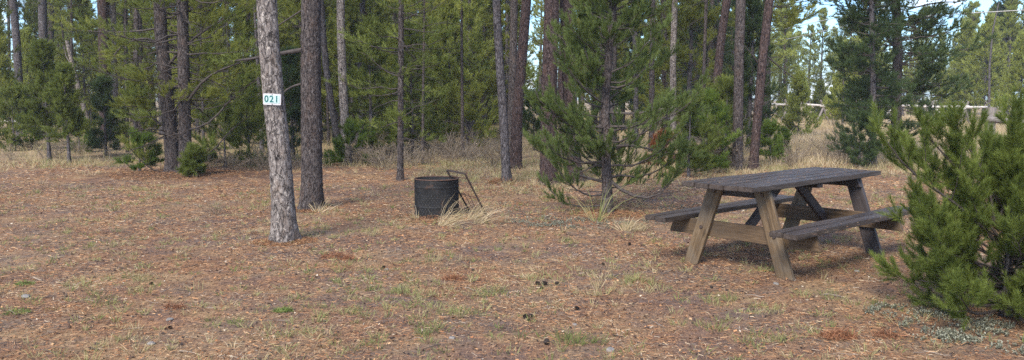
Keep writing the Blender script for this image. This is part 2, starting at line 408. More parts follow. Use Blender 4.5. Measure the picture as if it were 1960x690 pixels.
# taller dry grass behind the campsite and the open field
A = Acc()
n = 9000; x, y = wedge(n, 9.5, 19, 1.0)
edge = 14.3 + 1.4 * vnoise(x, y, .8, 7) - 2.5 * np.exp(-((x - .0) / 1.8) ** 2) + 3.0 * (x < -1.8)
k = (rng.random(n) < np.clip((y - edge) / 1.8, .03, 1)); x, y = x[k], y[k]; n = len(x)
tufts(x, y, 14, rng.uniform(.07, .20, n), np.full(n, .0040) * (y / 11), rng.uniform(.04, .13, n), np.clip(.64 + .2 * vnoise(x, y, 1.1, 6) + rng.normal(0, .10, n), .2, 1), .12, A, .6, .6)
n = 17000; x, y = wedge(n, 17, 62, 1.15, .68, 4)
k = (rng.random(n) < np.where(x > .08 * y, 1., .42)); x, y = x[k], y[k]; n = len(x)
tufts(x, y, 9, rng.uniform(.14, .42, n), .0075 * (y / 17), rng.uniform(.1, .3, n), np.clip(np.where(x > .12 * y, .82, .60) + .14 * vnoise(x, y, .5, 8) + rng.normal(0, .08, n), .15, 1), .10, A, .5, .5)
o = link('dry_grass', A.mesh('dry_grass'), GR)
tag(o, 'tall straw coloured dry grass filling the field and forest edge', 'grass', kind='stuff')

# pale grey-green mat plants
A = Acc()
def matpatch(px, py, rx, ry, cnt):
    p = ground(px, py)
    aa = rng.random(cnt) * 2 * PI; rr = np.sqrt(rng.random(cnt))
    x = p[0] + np.cos(aa) * rr * rx; y = p[1] + np.sin(aa) * rr * ry
    k = (vnoise(x, y, 7, 3) + .5 * vnoise(x, y, 17, 4) - .5 * rr ** 2 + .35 * rng.normal(size=cnt)) > .1; x, y = x[k], y[k]; n = len(x); nl = 9
    X = np.repeat(x, nl); Y = np.repeat(y, nl); th = rng.random(n * nl) * 2 * PI
    el_ = rng.uniform(.1, 1.1, n * nl); L_ = rng.uniform(.007, .016, n * nl)
    b = np.stack([X, Y, gh(X, Y) + rng.uniform(.002, .02, n * nl)], 1)
    d = np.stack([np.cos(th) * np.cos(el_), np.sin(th) * np.cos(el_), np.sin(el_)], 1)
    s = np.stack([-np.sin(th), np.cos(th), np.zeros(n * nl)], 1) * (L_ * .32)[:, None]
    V = np.stack([b, b + d * (L_ * .6)[:, None] + s, b + d * L_[:, None], b + d * (L_ * .6)[:, None] - s], 1).reshape(-1, 3)
    A.add(V, np.arange(len(V)).reshape(-1, 4), np.clip(rng.normal(.5, .25, n * nl), 0, 1))
for a_ in [(1045, 428, .55, .45, 1500), (1110, 436, .5, .3, 900), (1200, 428, .5, .3, 500), (1790, 612, .45, .35, 1700), (1850, 640, .5, .3, 1800), (1930, 655, .45, .3, 1300), (1720, 600, .25, .2, 400), (970, 398, .5, .6, 350), (1300, 395, .6, .5, 500), (520, 372, .5, .5, 160)]:
    matpatch(*a_)
o = link('ground_cover', A.mesh('ground_cover'), mat_tone('mat_plant', [(0, (.05, .055, .035)), (.5, (.15, .15, .105)), (1, (.31, .31, .24))]))
tag(o, 'pale grey green mat of low leafy plants spreading over litter', 'ground cover', kind='stuff')

# ------------------------------------------------------------------ pines
def needles(base, d, slen, k, nlen, nw, acc, spread=.75, tone=None):
    """bottle-brush shoots. base,d (n,3), slen (n,)"""
    n = len(base)
    ref = unit(rng.normal(size=(n, 3))); a = unit(np.cross(d, ref)); b = np.cross(d, a)
    t_ = rng.random((n, k)) ** .85
    th = rng.random((n, k)) * 2 * PI
    ang = spread * (1.15 - .55 * t_) * rng.uniform(.7, 1.2, (n, k))
    rad = a[:, None] * np.cos(th)[..., None] + b[:, None] * np.sin(th)[..., None]
    nd = d[:, None] * np.cos(ang)[..., None] + rad * np.sin(ang)[..., None]
    nd[..., 2] += .10
    p0 = base[:, None] + d[:, None] * (t_ * slen[:, None])[..., None]
    L_ = nlen * rng.uniform(.7, 1.15, (n, k))
    s = unit(np.cross(nd, rng.normal(size=(n, k, 3)))) * nw / 2
    V = np.stack([p0 - s, p0 + s, p0 + nd * L_[..., None]], 2).reshape(-1, 3)
    tn = rng.random(n) if tone is None else tone
    T = np.clip(tn[:, None] * .7 + rng.random((n, k)) * .3, 0, 1).ravel()
    acc.add(V, np.arange(len(V)).reshape(-1, 3), T)

def curve_pts(p0, d0, d1, L_, K, wob=.04):
    """(N,K,3) curve starting along d0 ending along d1"""
    s = np.linspace(0, 1, K)
    dirs = unit(d0[:, None] * (1 - s)[None, :, None] + d1[:, None] * s[None, :, None])
    dirs = dirs + rng.normal(0, wob, dirs.shape)
    step = L_[:, None, None] / (K - 1)
    P = np.concatenate([np.zeros((len(p0), 1, 3)), np.cumsum(dirs[:, :-1] * step, 1)], 1)
    return P + p0[:, None]

def sample(P, t_):
    N, K, _ = P.shape
    f = t_ * (K - 1); i = np.minimum(f.astype(int), K - 2); fr = (f - i)[..., None]
    ar = np.arange(N)[:, None]
    A_, B_ = P[ar, i], P[ar, i + 1]
    return A_ * (1 - fr) + B_ * fr, unit(B_ - A_)

def rot_about(d, axis, ang):
    c, s_ = np.cos(ang)[..., None], np.sin(ang)[..., None]
    return d * c + np.cross(axis, d) * s_ + axis * (np.sum(axis * d, -1, keepdims=True)) * (1 - c)

def foliate(P1, L1, n2, n3, k, nlen, nw, wood, crown, r2=.006, tmin=.3, up=.3, n3bias=.35, shootlen=.11, side=1.0, twiglen=.45, twigsides=3, spread=.75, tone_c=None):
    """side twigs and shoots on limbs P1 (N,K,3)"""
    N = len(P1)
    if N == 0: return
    t2 = tmin + (1 - tmin) * (np.arange(n2) + rng.random((N, n2))) / n2
    t2[:, -1] = .98
    b2, d2 = sample(P1, t2)
    sgn = np.where((np.arange(n2) % 2)[None, :] == 0, 1., -1.) * np.ones((N, n2))
    ang = sgn * rng.uniform(.35, 1.0, (N, n2)) * side; ang[:, -1] *= .15
    ax = unit(np.array([0, 0, 1.]) + rng.normal(0, .45, (N, n2, 3)))
    d = rot_about(d2, ax, ang); d[..., 2] += rng.uniform(-.15, .35, (N, n2)); d = unit(d)
    L2 = L1[:, None] * twiglen * (1.15 - .75 * t2) * rng.uniform(.6, 1.25, (N, n2))
    L2 = np.maximum(L2, shootlen * 1.2)
    d_end = d.copy(); d_end[..., 2] += up; d_end = unit(d_end)
    P2 = curve_pts(b2.reshape(-1, 3), d.reshape(-1, 3), d_end.reshape(-1, 3), L2.ravel(), 4, .08)
    R2 = np.array([1, .8, .6, .35])[None] * (r2 * np.clip(L2.ravel() / .5, .35, 1.3))[:, None]
    Vt, qt = tubes(P2, R2, twigsides); wood.add(Vt, qt)
    n_ = len(P2)
    t3 = n3bias + (1 - n3bias) * (np.arange(n3) + rng.random((n_, n3))) / n3; t3[:, -1] = 1.
    b3, d3 = sample(P2, np.minimum(t3, 1))
    ax3 = unit(rng.normal(size=(n_, n3, 3)))
    a3 = rng.uniform(.25, .95, (n_, n3)); a3[:, -1] *= .2
    d = rot_about(d3, unit(np.cross(d3, ax3)), a3); d[..., 2] += up * rng.uniform(.2, 1.4, (n_, n3)); d = unit(d).reshape(-1, 3)
    sl = shootlen * rng.uniform(.6, 1.25, n_ * n3)
    tn = None
    if tone_c is not None: tn = np.clip(np.repeat(np.repeat(tone_c, n2), n3) + rng.normal(0, .18, n_ * n3), 0, 1)
    else: tn = np.clip(np.repeat(rng.random(n_), n3) * .6 + rng.random(n_ * n3) * .4, 0, 1)
    needles(b3.reshape(-1, 3), d, sl, k, nlen, nw, crown, spread, tn)

def trunk_mesh(path, radii, sides=20, rings=70, rough=.05, flare=.35, sink=.12, name='trunk', wood=None):
    """path list of points (local), radii at each; resample and add bark relief"""
    path = np.array(path, float); radii = np.array(radii, float)
    seg = np.concatenate([[0], np.cumsum(np.linalg.norm(np.diff(path, axis=0), axis=1))]); T_ = seg[-1]
    u = np.linspace(0, 1, rings) ** 1.5 * T_
    # smooth interpolation
    P = np.stack([np.interp(u, seg, path[:, i]) for i in range(3)], 1)
    ksz = 3
    for _ in range(6):
        P[1:-1] = (P[:-2] + P[1:-1] * 2 + P[2:]) / 4
    r = np.interp(u, seg, radii)
    r = r * (1 + flare * np.exp(-u / .16))
    P[0, 2] -= sink
    th = np.arange(sides) / sides * 2 * PI
    ph = rng.random(4) * 6
    U, TH = np.meshgrid(u, th, indexing='ij')
    rel = 1 + rough * (.5 * np.sin(3 * TH + ph[0] + .6 * U) + .35 * np.sin(5 * TH + ph[1] - 1.3 * U)) * (.35 + np.exp(-U / .25)) + rng.normal(0, rough * .45, U.shape)
    rel += .10 * np.exp(-U / .12) * np.sin(4 * TH + ph[2])
    RR = r[:, None] * rel
    V = np.stack([P[:, 0:1] + RR * np.cos(TH), P[:, 1:2] + RR * np.sin(TH), np.repeat(P[:, 2:3], sides, 1)], -1).reshape(-1, 3)
    idx = np.arange(rings * sides).reshape(rings, sides)
    a = idx[:-1]; b = idx[1:]
    q = np.stack([a, np.roll(a, -1, 1), np.roll(b, -1, 1), b], -1).reshape(-1, 4)
    acc = Acc(); acc.add(V, q); return acc, P, r

def pine(name, loc, H, r0, cb, R, whorls, per, n2, n3, k, nlen, nw, bark, leaf, path=None, radii=None, sides=12, rings=50,
         shape='cone', dead=10, elev=(-.1, .5), up=.35, shootlen=.11, lower_boost=0, extra=None, spread=.75, tmin=.3, rough=.05, deadlen=.8, bare=None, twiglen=.45, flare=.35, top_cut=None):
    root = empty(name, loc)
    if path is None:
        wv = rng.normal(0, .012 * H, 2)
        path = [(0, 0, 0), (wv[0] * .4, wv[1] * .4, H * .35), (wv[0], wv[1], H * .7), (wv[0], wv[1], H)]
        radii = [r0, r0 * .75, r0 * .4, .012]
    tacc, TP, TR = trunk_mesh(path, radii, sides, rings, rough, flare)
    wood = Acc(); crown = Acc()
    def trunk_at(z):
        return np.stack([np.interp(z, TP[:, 2], TP[:, 0]), np.interp(z, TP[:, 2], TP[:, 1]), z], -1)
    if whorls:
        zz = cb + (H - cb) * (np.linspace(0, .985, whorls)) ** 1.0
        z = np.repeat(zz, per) + rng.normal(0, (H - cb) / whorls * .35, whorls * per); z = np.clip(z, cb * .8, H * .99)
        f = (z - cb) / (H - cb)
        if shape == 'cone': prof = (1 - f) ** .75 * (.75 + .25 * np.minimum(1, (f + .02) / .12))
        elif shape == 'bush': prof = np.sqrt(np.clip(1 - (f * 1.0 - .25) ** 2 / .62, .05, 1))
        else: prof = np.sqrt(np.clip(1 - (2 * f - .9) ** 2 / 1.4, .05, 1))
        L1 = R * prof * rng.uniform(.45, 1.2, len(z))
        az_ = rng.random(len(z)) * 2 * PI
        e0 = elev[0] + (elev[1] - elev[0]) * f + rng.normal(0, .12, len(z))
        d0 = np.stack([np.cos(az_) * np.cos(e0), np.sin(az_) * np.cos(e0), np.sin(e0)], 1)
        e1 = e0 + up + rng.normal(0, .15, len(z)); az1 = az_ + rng.normal(0, .3, len(z))
        d1 = np.stack([np.cos(az1) * np.cos(e1), np.sin(az1) * np.cos(e1), np.sin(e1)], 1)
        P1 = curve_pts(trunk_at(z), d0, d1, L1 / .95, 7, .17)
        P1[..., 2] = np.maximum(P1[..., 2], .06)
        rb = np.interp(z, TP[:, 2], TR)
        R1 = np.linspace(1, .25, 7)[None] * np.minimum(rb * .36, .005 + .010 * L1)[:, None]
        Vt, qt = tubes(P1, R1, 5); wood.add(Vt, qt)
        foliate(P1, L1, n2, n3, k, nlen, nw, wood, crown, up=up, shootlen=shootlen, spread=spread, tmin=tmin, twiglen=twiglen)
        # leader
        b = trunk_at(np.full(6, H * .985)); dd = unit(np.stack([rng.normal(0, .3, 6), rng.normal(0, .3, 6), np.ones(6)], 1))
        needles(b - np.array([0, 0, .1]), dd, np.full(6, shootlen * 1.8), k * 2, nlen, nw, crown, spread)
    if extra is not None:
        for pts, nn2, nn3, rr in extra:
            pts = np.array(pts, float); Kp = 8
            sgl = np.concatenate([[0], np.cumsum(np.linalg.norm(np.diff(pts, axis=0), axis=1))]); u = np.linspace(0, sgl[-1], Kp)
            P = np.stack([np.interp(u, sgl, pts[:, i]) for i in range(3)], 1)
            P[1:-1] = (P[:-2] + 2 * P[1:-1] + P[2:]) / 4
            P = P[None]
            Vt, qt = tubes(P, (np.linspace(1, .3, Kp) * rr)[None], 6); wood.add(Vt, qt)
            if nn2: foliate(P, np.array([sgl[-1]]), nn2, nn3, k, nlen, nw, wood, crown, up=up, shootlen=shootlen, spread=spread, tmin=.42, twiglen=.38)
    if dead:
        z = rng.uniform(min(.5, cb * .5), max(cb * 1.5, min(H * .8, 3.8)), dead); az_ = rng.random(dead) * 2 * PI
        L1 = rng.uniform(.25, 1, dead) * deadlen; e0 = rng.uniform(-.4, .3, dead)
        d0 = np.stack([np.cos(az_) * np.cos(e0), np.sin(az_) * np.cos(e0), np.sin(e0)], 1)
        d1 = unit(d0 + np.stack([rng.normal(0, .3, dead), rng.normal(0, .3, dead), rng.uniform(-.7, .4, dead)], 1))
        P1 = curve_pts(trunk_at(z), d0, d1, L1, 6, .1)
        Vt, qt = tubes(P1, np.linspace(1, .25, 6)[None] * (.004 + .008 * L1)[:, None], 4); wood.add(Vt, qt)
        t2 = rng.uniform(.3, 1, (dead, 4)); b2, d2 = sample(P1, t2)
        dd = rot_about(d2, unit(rng.normal(size=(dead, 4, 3))), rng.uniform(.4, 1., (dead, 4))).reshape(-1, 3)
        P2 = curve_pts(b2.reshape(-1, 3), dd, unit(dd + np.array([0, 0, -.3])), np.repeat(L1, 4) * .4, 4, .12)
        Vt, qt = tubes(P2, np.linspace(1, .4, 4)[None] * np.full((len(P2), 1), .0035), 3); wood.add(Vt, qt)
    link('trunk', tacc.mesh('trunk', True), bark, root)
    if wood.n: link('branches', wood.mesh('branches', True), M['twig'], root)
    if crown.n: link('crown', crown.mesh('crown'), leaf, root)
    return root

def pxpath(pts, H=10., w0=40, w1=None):
    """pixel path [(px,py) base first] -> base location, local path, radii, depth. widths are in pixels."""
    b = ground(*pts[0]); Y = b[1]; b[2] = float(gh(b[0], b[1]))
    P = [at_y(px, py, Y) - b for px, py in pts[1:]]
    P = [np.zeros(3)] + P
    last = P[-1]; prev = P[-2]; d = (last - prev) / np.linalg.norm(last - prev); d = unit(d * np.array([.6, .6, 1]))
    if H > last[2] + .3:
        P += [last + d * (H - last[2]) * .5, last + d * (H - last[2])]
    ppm = F / Y; r0 = w0 / 2 / ppm
    r1 = (w1 if w1 else w0 * .85) / 2 / ppm
    zs = np.array([p[2] for p in P]); zl = last[2]
    radii = [r0 + (r1 - r0) * min(z / zl, 1) if z <= zl + 1e-6 else max(.015, r1 * (1 - (z - zl) / (H - zl + .01)) ** .8) for z in zs]
    return b, [tuple(p) for p in P], radii, Y

TREES = []
def bare_tree(label, pts, w0, w1, bark, H=11., leaf='n_mid', limbs=None, dead=8, deadlen=.5, sides=24, rings=110, cb=None, name='pine_tree', group=None, rough=.05, whorls=16, R=1.1, flare=.35, crown=True):
    b, P, rad, Y = pxpath(pts, H, w0, w1)
    ex = None
    if limbs:
        ex = []
        for lp, rr, dy, nn in limbs:
            pp = [at_y(px, py, Y + dy * i / max(1, len(lp) - 1)) - b for i, (px, py) in enumerate(lp)]
            ex.append((pp, nn[0], nn[1], rr))
    o = pine(name, b, H, rad[0], cb or max(4.2, H * .45), R, whorls if crown else 0, 4, 4, 4, 14, .09, .010, M[bark], M[leaf], path=P, radii=rad, sides=sides, rings=rings, dead=dead, deadlen=deadlen, extra=ex, rough=rough, flare=flare)
    tag(o, label, 'pine tree', group); TREES.append((b[0], b[1], .35)); return o

# -- trunks the eye can follow, front to back
t021 = bare_tree('pale flaky barked pine with a small number sign nailed on it', [(545, 462), (541, 380), (534, 280), (524, 190), (515, 90), (510, 0)], 44, 37, 'bark_pale', 11, sides=40, rings=200, dead=3, deadlen=.2, flare=.36, rough=.05)
t2 = bare_tree('thick straight dark brown pine just right of the numbered trunk', [(597, 399), (597, 300), (595, 150), (596, 0)], 40, 36, 'bark_brown', 12, sides=40, rings=180, dead=4, deadlen=.35, rough=.04,
     limbs=[([(580, 96), (540, 102), (490, 112), (440, 118)], .035, -.15, (4, 2)), ([(582, 160), (560, 165), (548, 172), (530, 190)], .02, -.1, (0, 0)), ([(578, 20), (500, 70), (470, 100)], .012, .3, (3, 2))])
bare_tree('slim pinkish trunk rising behind the low green sprigs, upright one of a crossing pair', [(664, 314), (658, 200), (653, 80), (652, 0)], 17, 15, 'bark_pale', 11, dead=5)
bare_tree('slim trunk leaning left and crossing at its foot with an upright one', [(658, 312), (640, 235), (624, 130), (616, 30), (614, 0)], 13, 11, 'bark_grey', 10, dead=5)
bare_tree('thin dark straight pine with many fine bare branches left of the black barrel', [(766, 346), (767, 200), (768, 0)], 12, 10, 'bark_brown', 8, leaf='n_mid', dead=26, deadlen=1.1, cb=.9, whorls=22, R=1.0)
bare_tree('slim grey trunk right of the barrel, standing alone in the straw grass', [(970, 351), (963, 220), (955, 100), (950, 0)], 17, 15, 'bark_grey', 11, dead=4)
bare_tree('dark charred looking trunk bending right toward its top, behind the slim grey one', [(987, 322), (990, 220), (1000, 100), (1008, 0)], 22, 18, 'bark_red', 11, dead=9, deadlen=.7)
bare_tree('dark rough trunk half hidden behind the charred looking bent one', [(976, 305), (982, 150), (984, 0)], 17, 14, 'bark_brown', 11, dead=6)
bare_tree('stout reddish brown trunk left of the bushy centre pine', [(1050, 352), (1050, 200), (1054, 80), (1056, 0)], 33, 27, 'bark_red', 12, dead=5, rings=140)
bare_tree('reddish trunk right beside the stout one, partly behind the bushy pine branches', [(1101, 348), (1092, 200), (1085, 60), (1084, 0)], 27, 25, 'bark_red', 12, dead=5, rings=140)
bare_tree('dark purple grey trunk standing behind the picnic table, left one of two', [(1411, 328), (1413, 220), (1415, 100), (1418, 0)], 19, 18, 'bark_brown', 11, dead=8)
bare_tree('brown trunk behind the picnic table leaning right, with a long bare branch', [(1441, 328), (1452, 200), (1462, 90), (1473, 0)], 17, 16, 'bark_red', 11, dead=6, limbs=[([(1458, 100), (1480, 118), (1500, 135), (1522, 152)], .02, .3, (0, 0)), ([(1450, 120), (1440, 105), (1425, 88)], .02, -.2, (0, 0))])
bare_tree('tall leaning trunk left of the pair behind the picnic table', [(1366, 300), (1370, 180), (1382, 60), (1392, 0)], 17, 15, 'bark_red', 11, dead=8)
bare_tree('pale slender trunk seen between the bushy centre pine and the table', [(1289, 288), (1288, 120), (1292, 0)], 13, 11, 'bark_pale', 10, dead=6)
bare_tree('dark thin trunk close behind the pale slender one', [(1272, 276), (1272, 120), (1270, 0)], 12, 10, 'bark_brown', 10, dead=6)
bare_tree('thin dark trunk showing through the right side of the bushy pine', [(1247, 290), (1248, 120), (1250, 0)], 11, 9, 'bark_brown', 10, dead=6)
bare_tree('thin grey trunk seen just above the centre pine crown', [(1218, 285), (1216, 100), (1212, 0)], 10, 9, 'bark_grey', 10, dead=6)
bare_tree('very thin pole like pine left of the leaning trunk behind the table', [(1345, 292), (1348, 120), (1352, 0)], 7, 6, 'bark_brown', 9, dead=12, deadlen=1.1)
bare_tree('thick trunk of reddish grey bark deep left, left one of a joined pair', [(202, 285), (200, 150), (196, 0)], 20, 18, 'bark_red', 12, dead=8, deadlen=.9)
bare_tree('thick pale grey trunk deep left, right one of a joined pair', [(217, 284), (215, 150), (212, 0)], 19, 17, 'bark_pale', 12, dead=8, deadlen=.9)
bare_tree('smooth blue grey trunk at the far left edge leaning slightly left at top', [(40, 262), (37, 180), (32, 80), (25, 0)], 15, 13, 'bark_grey', 11, dead=5)
bare_tree('straight grey trunk behind the small saplings of the left woods', [(86, 262), (84, 130), (81, 0)], 16, 15, 'bark_grey', 11, dead=7)
bare_tree('rough dark trunk just behind the straight grey one in the left woods', [(96, 250), (97, 130), (98, 0)], 11, 10, 'bark_brown', 10, dead=8)
bare_tree('thin grey trunk behind the leaning dead stem', [(130, 250), (132, 130), (134, 0)], 10, 9, 'bark_grey', 10, dead=9)
bare_tree('very thin dark stem near the left edge', [(18, 238), (18, 130), (16, 0)], 6, 5, 'bark_brown', 9, dead=7)
bare_tree('slim dark trunk right of the joined pair', [(243, 282), (242, 200), (240, 0)], 8, 7, 'bark_brown', 9, dead=14, deadlen=.9)
bare_tree('slim dark stem between the joined pair and the twin trunk pine', [(260, 286), (262, 150), (262, 0)], 7, 6, 'bark_brown', 9, dead=12)
bare_tree('grey trunk glimpsed just left of the numbered pine', [(430, 262), (432, 120), (430, 0)], 11, 10, 'bark_grey', 10, dead=9)
bare_tree('pale trunk deep between the barrel tree and the yellow green pines', [(800, 255), (800, 120), (806, 0)], 8, 7, 'bark_pale', 10, dead=8)
bare_tree('pale trunk standing deep behind the red leaved shrub', [(933, 215), (934, 120), (932, 0)], 10, 9, 'bark_pale', 10, dead=5)
bare_tree('grey trunk in front of the pale deep one', [(888, 230), (889, 120), (886, 0)], 11, 10, 'bark_grey', 10, dead=7)
bare_tree('dark trunk deep in the woods, right of the crossing pair', [(700, 262), (697, 120), (694, 0)], 10, 9, 'bark_brown', 10, dead=7)
bare_tree('slim brown trunk between the twin trunk pine and the numbered pine', [(470, 268), (472, 120), (476, 0)], 9, 8, 'bark_brown', 10, dead=8)
bare_tree('red brown trunk seen between the bent dark trunk and the stout reddish one', [(1075, 300), (1076, 120), (1078, 0)], 12, 10, 'bark_red', 10, dead=4)

# leaning dead stem with peeled patches
b, P, rad, Y = pxpath([(181, 278), (160, 205), (140, 130), (128, 78)], 2.0, 10, 7)
o = empty('dead_pine', b); ta, TP, TR = trunk_mesh(P, rad, 14, 60, .06, .2)
link('trunk', ta.mesh('trunk', True), M['bark_pale'], o)
Wd = Acc(); pp = np.array([[P[2], tuple(np.array(P[2]) + (-.2, 0, .35)), tuple(np.array(P[2]) + (-.25, 0, .7))]]); Vt, qt = tubes(pp, np.array([[.02, .014, .006]]), 5); Wd.add(Vt, qt)
link('branches', Wd.mesh('branches', True), M['deadwood'], o)
tag(o, 'leaning broken dead stem with peeling pale patches in the left woods', 'dead tree')

# -- bushy centre pine
b, P, rad, Y = pxpath([(1163, 412), (1160, 300), (1158, 200), (1166, 100), (1174, 0)], 4.9, 20, 13)
def lim(pts, rr, n2_, n3_, dy=0):
    return ([at_y(px, py, Y + dy * i / (len(pts) - 1)) - b for i, (px, py) in enumerate(pts)], n2_, n3_, rr)
ex = [lim([(1166, 345), (1190, 368), (1235, 385), (1270, 372), (1295, 335), (1308, 300)], .026, 12, 6, -.25),
      lim([(1162, 350), (1120, 340), (1090, 330), (1050, 300), (1022, 285)], .022, 10, 6, .1),
      lim([(1162, 370), (1130, 378), (1095, 360), (1072, 330)], .016, 7, 5, -.3),
      lim([(1163, 392), (1110, 398), (1072, 385), (1050, 360)], .014, 6, 5, .25),
      lim([(1160, 285), (1200, 275), (1260, 290), (1320, 300)], .022, 9, 6, .2),
      lim([(1160, 215), (1220, 220), (1270, 205), (1320, 215)], .02, 8, 6, -.1),
      lim([(1160, 240), (1110, 250), (1060, 220), (1028, 195)], .02, 9, 6, -.2)]
o = pine('pine_tree', b, 4.6, rad[0], .42, 1.06, 23, 5, 8, 5, 90, .052, .0038, M['bark_brown'], M['n_dull'], path=P, radii=rad, sides=20, rings=90, dead=14, deadlen=.7, elev=(-.1, .8), up=.75, shootlen=.11, extra=ex, tmin=.14, spread=.68)
tag(o, 'bushy young green pine with drooping curved lower branches left of the picnic table', 'pine tree'); TREES.append((b[0], b[1], 1.0))

# -- twin trunk pine, left
b, P, rad, Y = pxpath([(333, 338), (326, 250), (316, 150), (308, 60), (306, 0)], 8.5, 27, 22)
ex = [lim([(330, 250), (300, 235), (265, 200), (240, 205)], .025, 9, 6, -.5), lim([(312, 90), (280, 70), (235, 85), (215, 110)], .03, 9, 6, -.6), lim([(318, 130), (360, 80), (420, 40), (470, 20)], .03, 10, 6, -.5),
      lim([(338, 325), (300, 332), (285, 322), (262, 300), (250, 285)], .02, 6, 6, -.4)]
o = pine('pine_tree', b, 8.5, rad[0], 1.35, 1.7, 17, 5, 7, 4, 46, .078, .0062, M['bark_brown'], M['n_olive'], path=P, radii=rad, sides=24, rings=110, dead=34, deadlen=1.3, elev=(-.25, .4), up=.5, shootlen=.15, extra=ex, tmin=.42, spread=.68, shape='oval')
tag(o, 'wide spreading pine with shaggy drooping boughs, left trunk of the close pair', 'pine tree'); TREES.append((b[0], b[1], 1.2))
b, P, rad, Y = pxpath([(355, 340), (354, 250), (352, 150), (350, 60), (350, 0)], 9, 24, 20)
ex = [lim([(356, 200), (390, 150), (430, 130), (500, 108)], .03, 9, 6, -.6), lim([(356, 250), (400, 240), (450, 180), (496, 150)], .022, 9, 6, -.4), lim([(356, 290), (400, 300), (440, 250), (480, 220)], .02, 8, 6, .4), lim([(358, 328), (375, 322), (385, 305), (402, 285)], .03, 6, 5, -.3)]
o = pine('pine_tree', b, 9, rad[0], 1.5, 1.7, 16, 5, 6, 4, 46, .078, .0062, M['bark_brown'], M['n_mid'], path=P, radii=rad, sides=24, rings=110, dead=34, deadlen=1.4, elev=(-.3, .4), up=.5, shootlen=.15, extra=ex, tmin=.42, spread=.68, shape='oval')
tag(o, 'dark trunked pine with long bare twisting branches, right trunk of the close pair', 'pine tree'); TREES.append((b[0], b[1], 1.2))

# -- big dark pine on the right
b, P, rad, Y = pxpath([(1714, 305), (1716, 200), (1718, 100), (1715, 0)], 8.5, 20, 15)
ex = [lim([(1716, 240), (1750, 235), (1790, 245), (1812, 232)], .03, 7, 6, .2)]
o = pine('pine_tree', b, 8.0, rad[0], 1.15, 1.6, 30, 6, 9, 4, 30, .09, .012, M['bark_brown'], M['n_dark'], path=P, radii=rad, sides=20, rings=90, dead=18, deadlen=1.1, elev=(-.2, .5), up=.4, shootlen=.13, extra=ex, tmin=.3, shape='oval')
tag(o, 'large dense dark green pine standing in the field behind the picnic table', 'pine tree'); TREES.append((b[0], b[1], 1.5))
b, P, rad, Y = pxpath([(1671, 318), (1672, 200), (1670, 100), (1668, 0)], 6.5, 12, 8)
o = pine('pine_tree', b, 6.0, rad[0], .35, 1.0, 26, 5, 6, 5, 24, .08, .009, M['bark_grey'], M['n_dark'], path=P, radii=rad, sides=14, rings=60, dead=14, deadlen=.8, elev=(-.2, .5), up=.4, shootlen=.12, tmin=.3)
tag(o, 'slimmer dark pine with boughs down to the grass, just left of the large dense one', 'pine tree'); TREES.append((b[0], b[1], 1.0))

# -- foreground bush, right
b = ground(1925, 606); b[2] = float(gh(b[0], b[1])); Y = b[1]
ex = [lim([(1920, 480), (1870, 420), (1810, 375), (1760, 345), (1722, 310), (1700, 275)], .012, 10, 6, -.15),
      lim([(1925, 520), (1860, 500), (1825, 490), (1800, 465)], .010, 7, 6, -.35),
      lim([(1925, 560), (1870, 575), (1840, 560), (1806, 520)], .010, 7, 6, -.3), lim([(1925, 590), (1870, 605), (1830, 590), (1800, 545)], .010, 9, 6, -.1), lim([(1925, 585), (1890, 600), (1860, 605), (1840, 570)], .010, 9, 6, -.5), lim([(1905, 590), (1930, 600), (1950, 590), (1980, 560)], .010, 9, 6, -.4), lim([(1925, 500), (1860, 450), (1810, 450), (1785, 420)], .010, 9, 6, -.1),
      lim([(1925, 470), (1860, 390), (1800, 350), (1750, 310)], .010, 9, 6, .25),
      lim([(1905, 430), (1850, 340), (1800, 290), (1775, 260)], .011, 9, 6, 0),
      lim([(1905, 430), (1890, 340), (1855, 285), (1835, 250)], .011, 9, 6, -.2),
      lim([(1910, 430), (1940, 340), (1938, 280), (1936, 240)], .011, 9, 6, -.2)]
o = pine('young_pine', b, .84, .030, .06, .60, 16, 6, 6, 6, 120, .046, .0026, M['bark_grey'], M['n_bush'], sides=14, rings=40, dead=6, deadlen=.4, elev=(-.1, .8), up=.55, shootlen=.115, extra=ex, tmin=.2, shape='bush', spread=.8)
tag(o, 'bushy waist high young pine in the right foreground beside the table bench', 'young pine'); TREES.append((b[0], b[1], .8))

# ------------------------------------------------------------------ saplings with their own shape
def sapling(label, px, py, hpx, wpx, leaf, bark='bark_grey', cbf=.12, dens=1.0, group=None, elev=(-.1, .7), dead=6, shape='cone', name='young_pine', spread=.75, whorls=None, kk=None):
    b = ground(px, py); b[2] = float(gh(b[0], b[1])); Y = b[1]; ppm = F / Y
    H = hpx / ppm; R = wpx / ppm
    wh = whorls or max(4, int(H * 4.4 * dens)); nw = max(.004, .00062 * Y); k = kk or int(np.clip(30 * 15 / Y, 12, 34))
    o = pine(name, b, H, .015 + .012 * H, H * cbf, R, wh, 4 if H < 1.2 else 5, 4, 4, int(k * 1.5), .07 + .0012 * Y, nw, M[bark], M[leaf], sides=8, rings=24, dead=dead, deadlen=R * .8, elev=elev, up=.5, shootlen=(.11 + .002 * Y) * min(1, .5 + H * .4), shape=shape, spread=spread)
    tag(o, label, 'young pine', group); TREES.append((b[0], b[1], .5)); return o
sapling('young pine with a bare thin stem, taller of two at the left forest edge', 95, 308, 205, 44, 'n_mid', cbf=.28)
sapling('slender young pine with sparse boughs, right of the taller one at the left edge', 133, 312, 165, 32, 'n_mid', cbf=.3)
sapling('low bushy young pine near the far left edge', 28, 288, 95, 48, 'n_mid', shape='bush')
sapling('round young pine between the left edge and the bare stemmed sapling', 62, 286, 80, 36, 'n_fresh', shape='bush')
sapling('knee high pine sprig at the foot of the leaning dead stem', 152, 293, 52, 17, 'n_fresh', shape='bush')
sapling('thin dark young pine in front of the joined pair of trunks', 203, 300, 130, 20, 'n_dark')
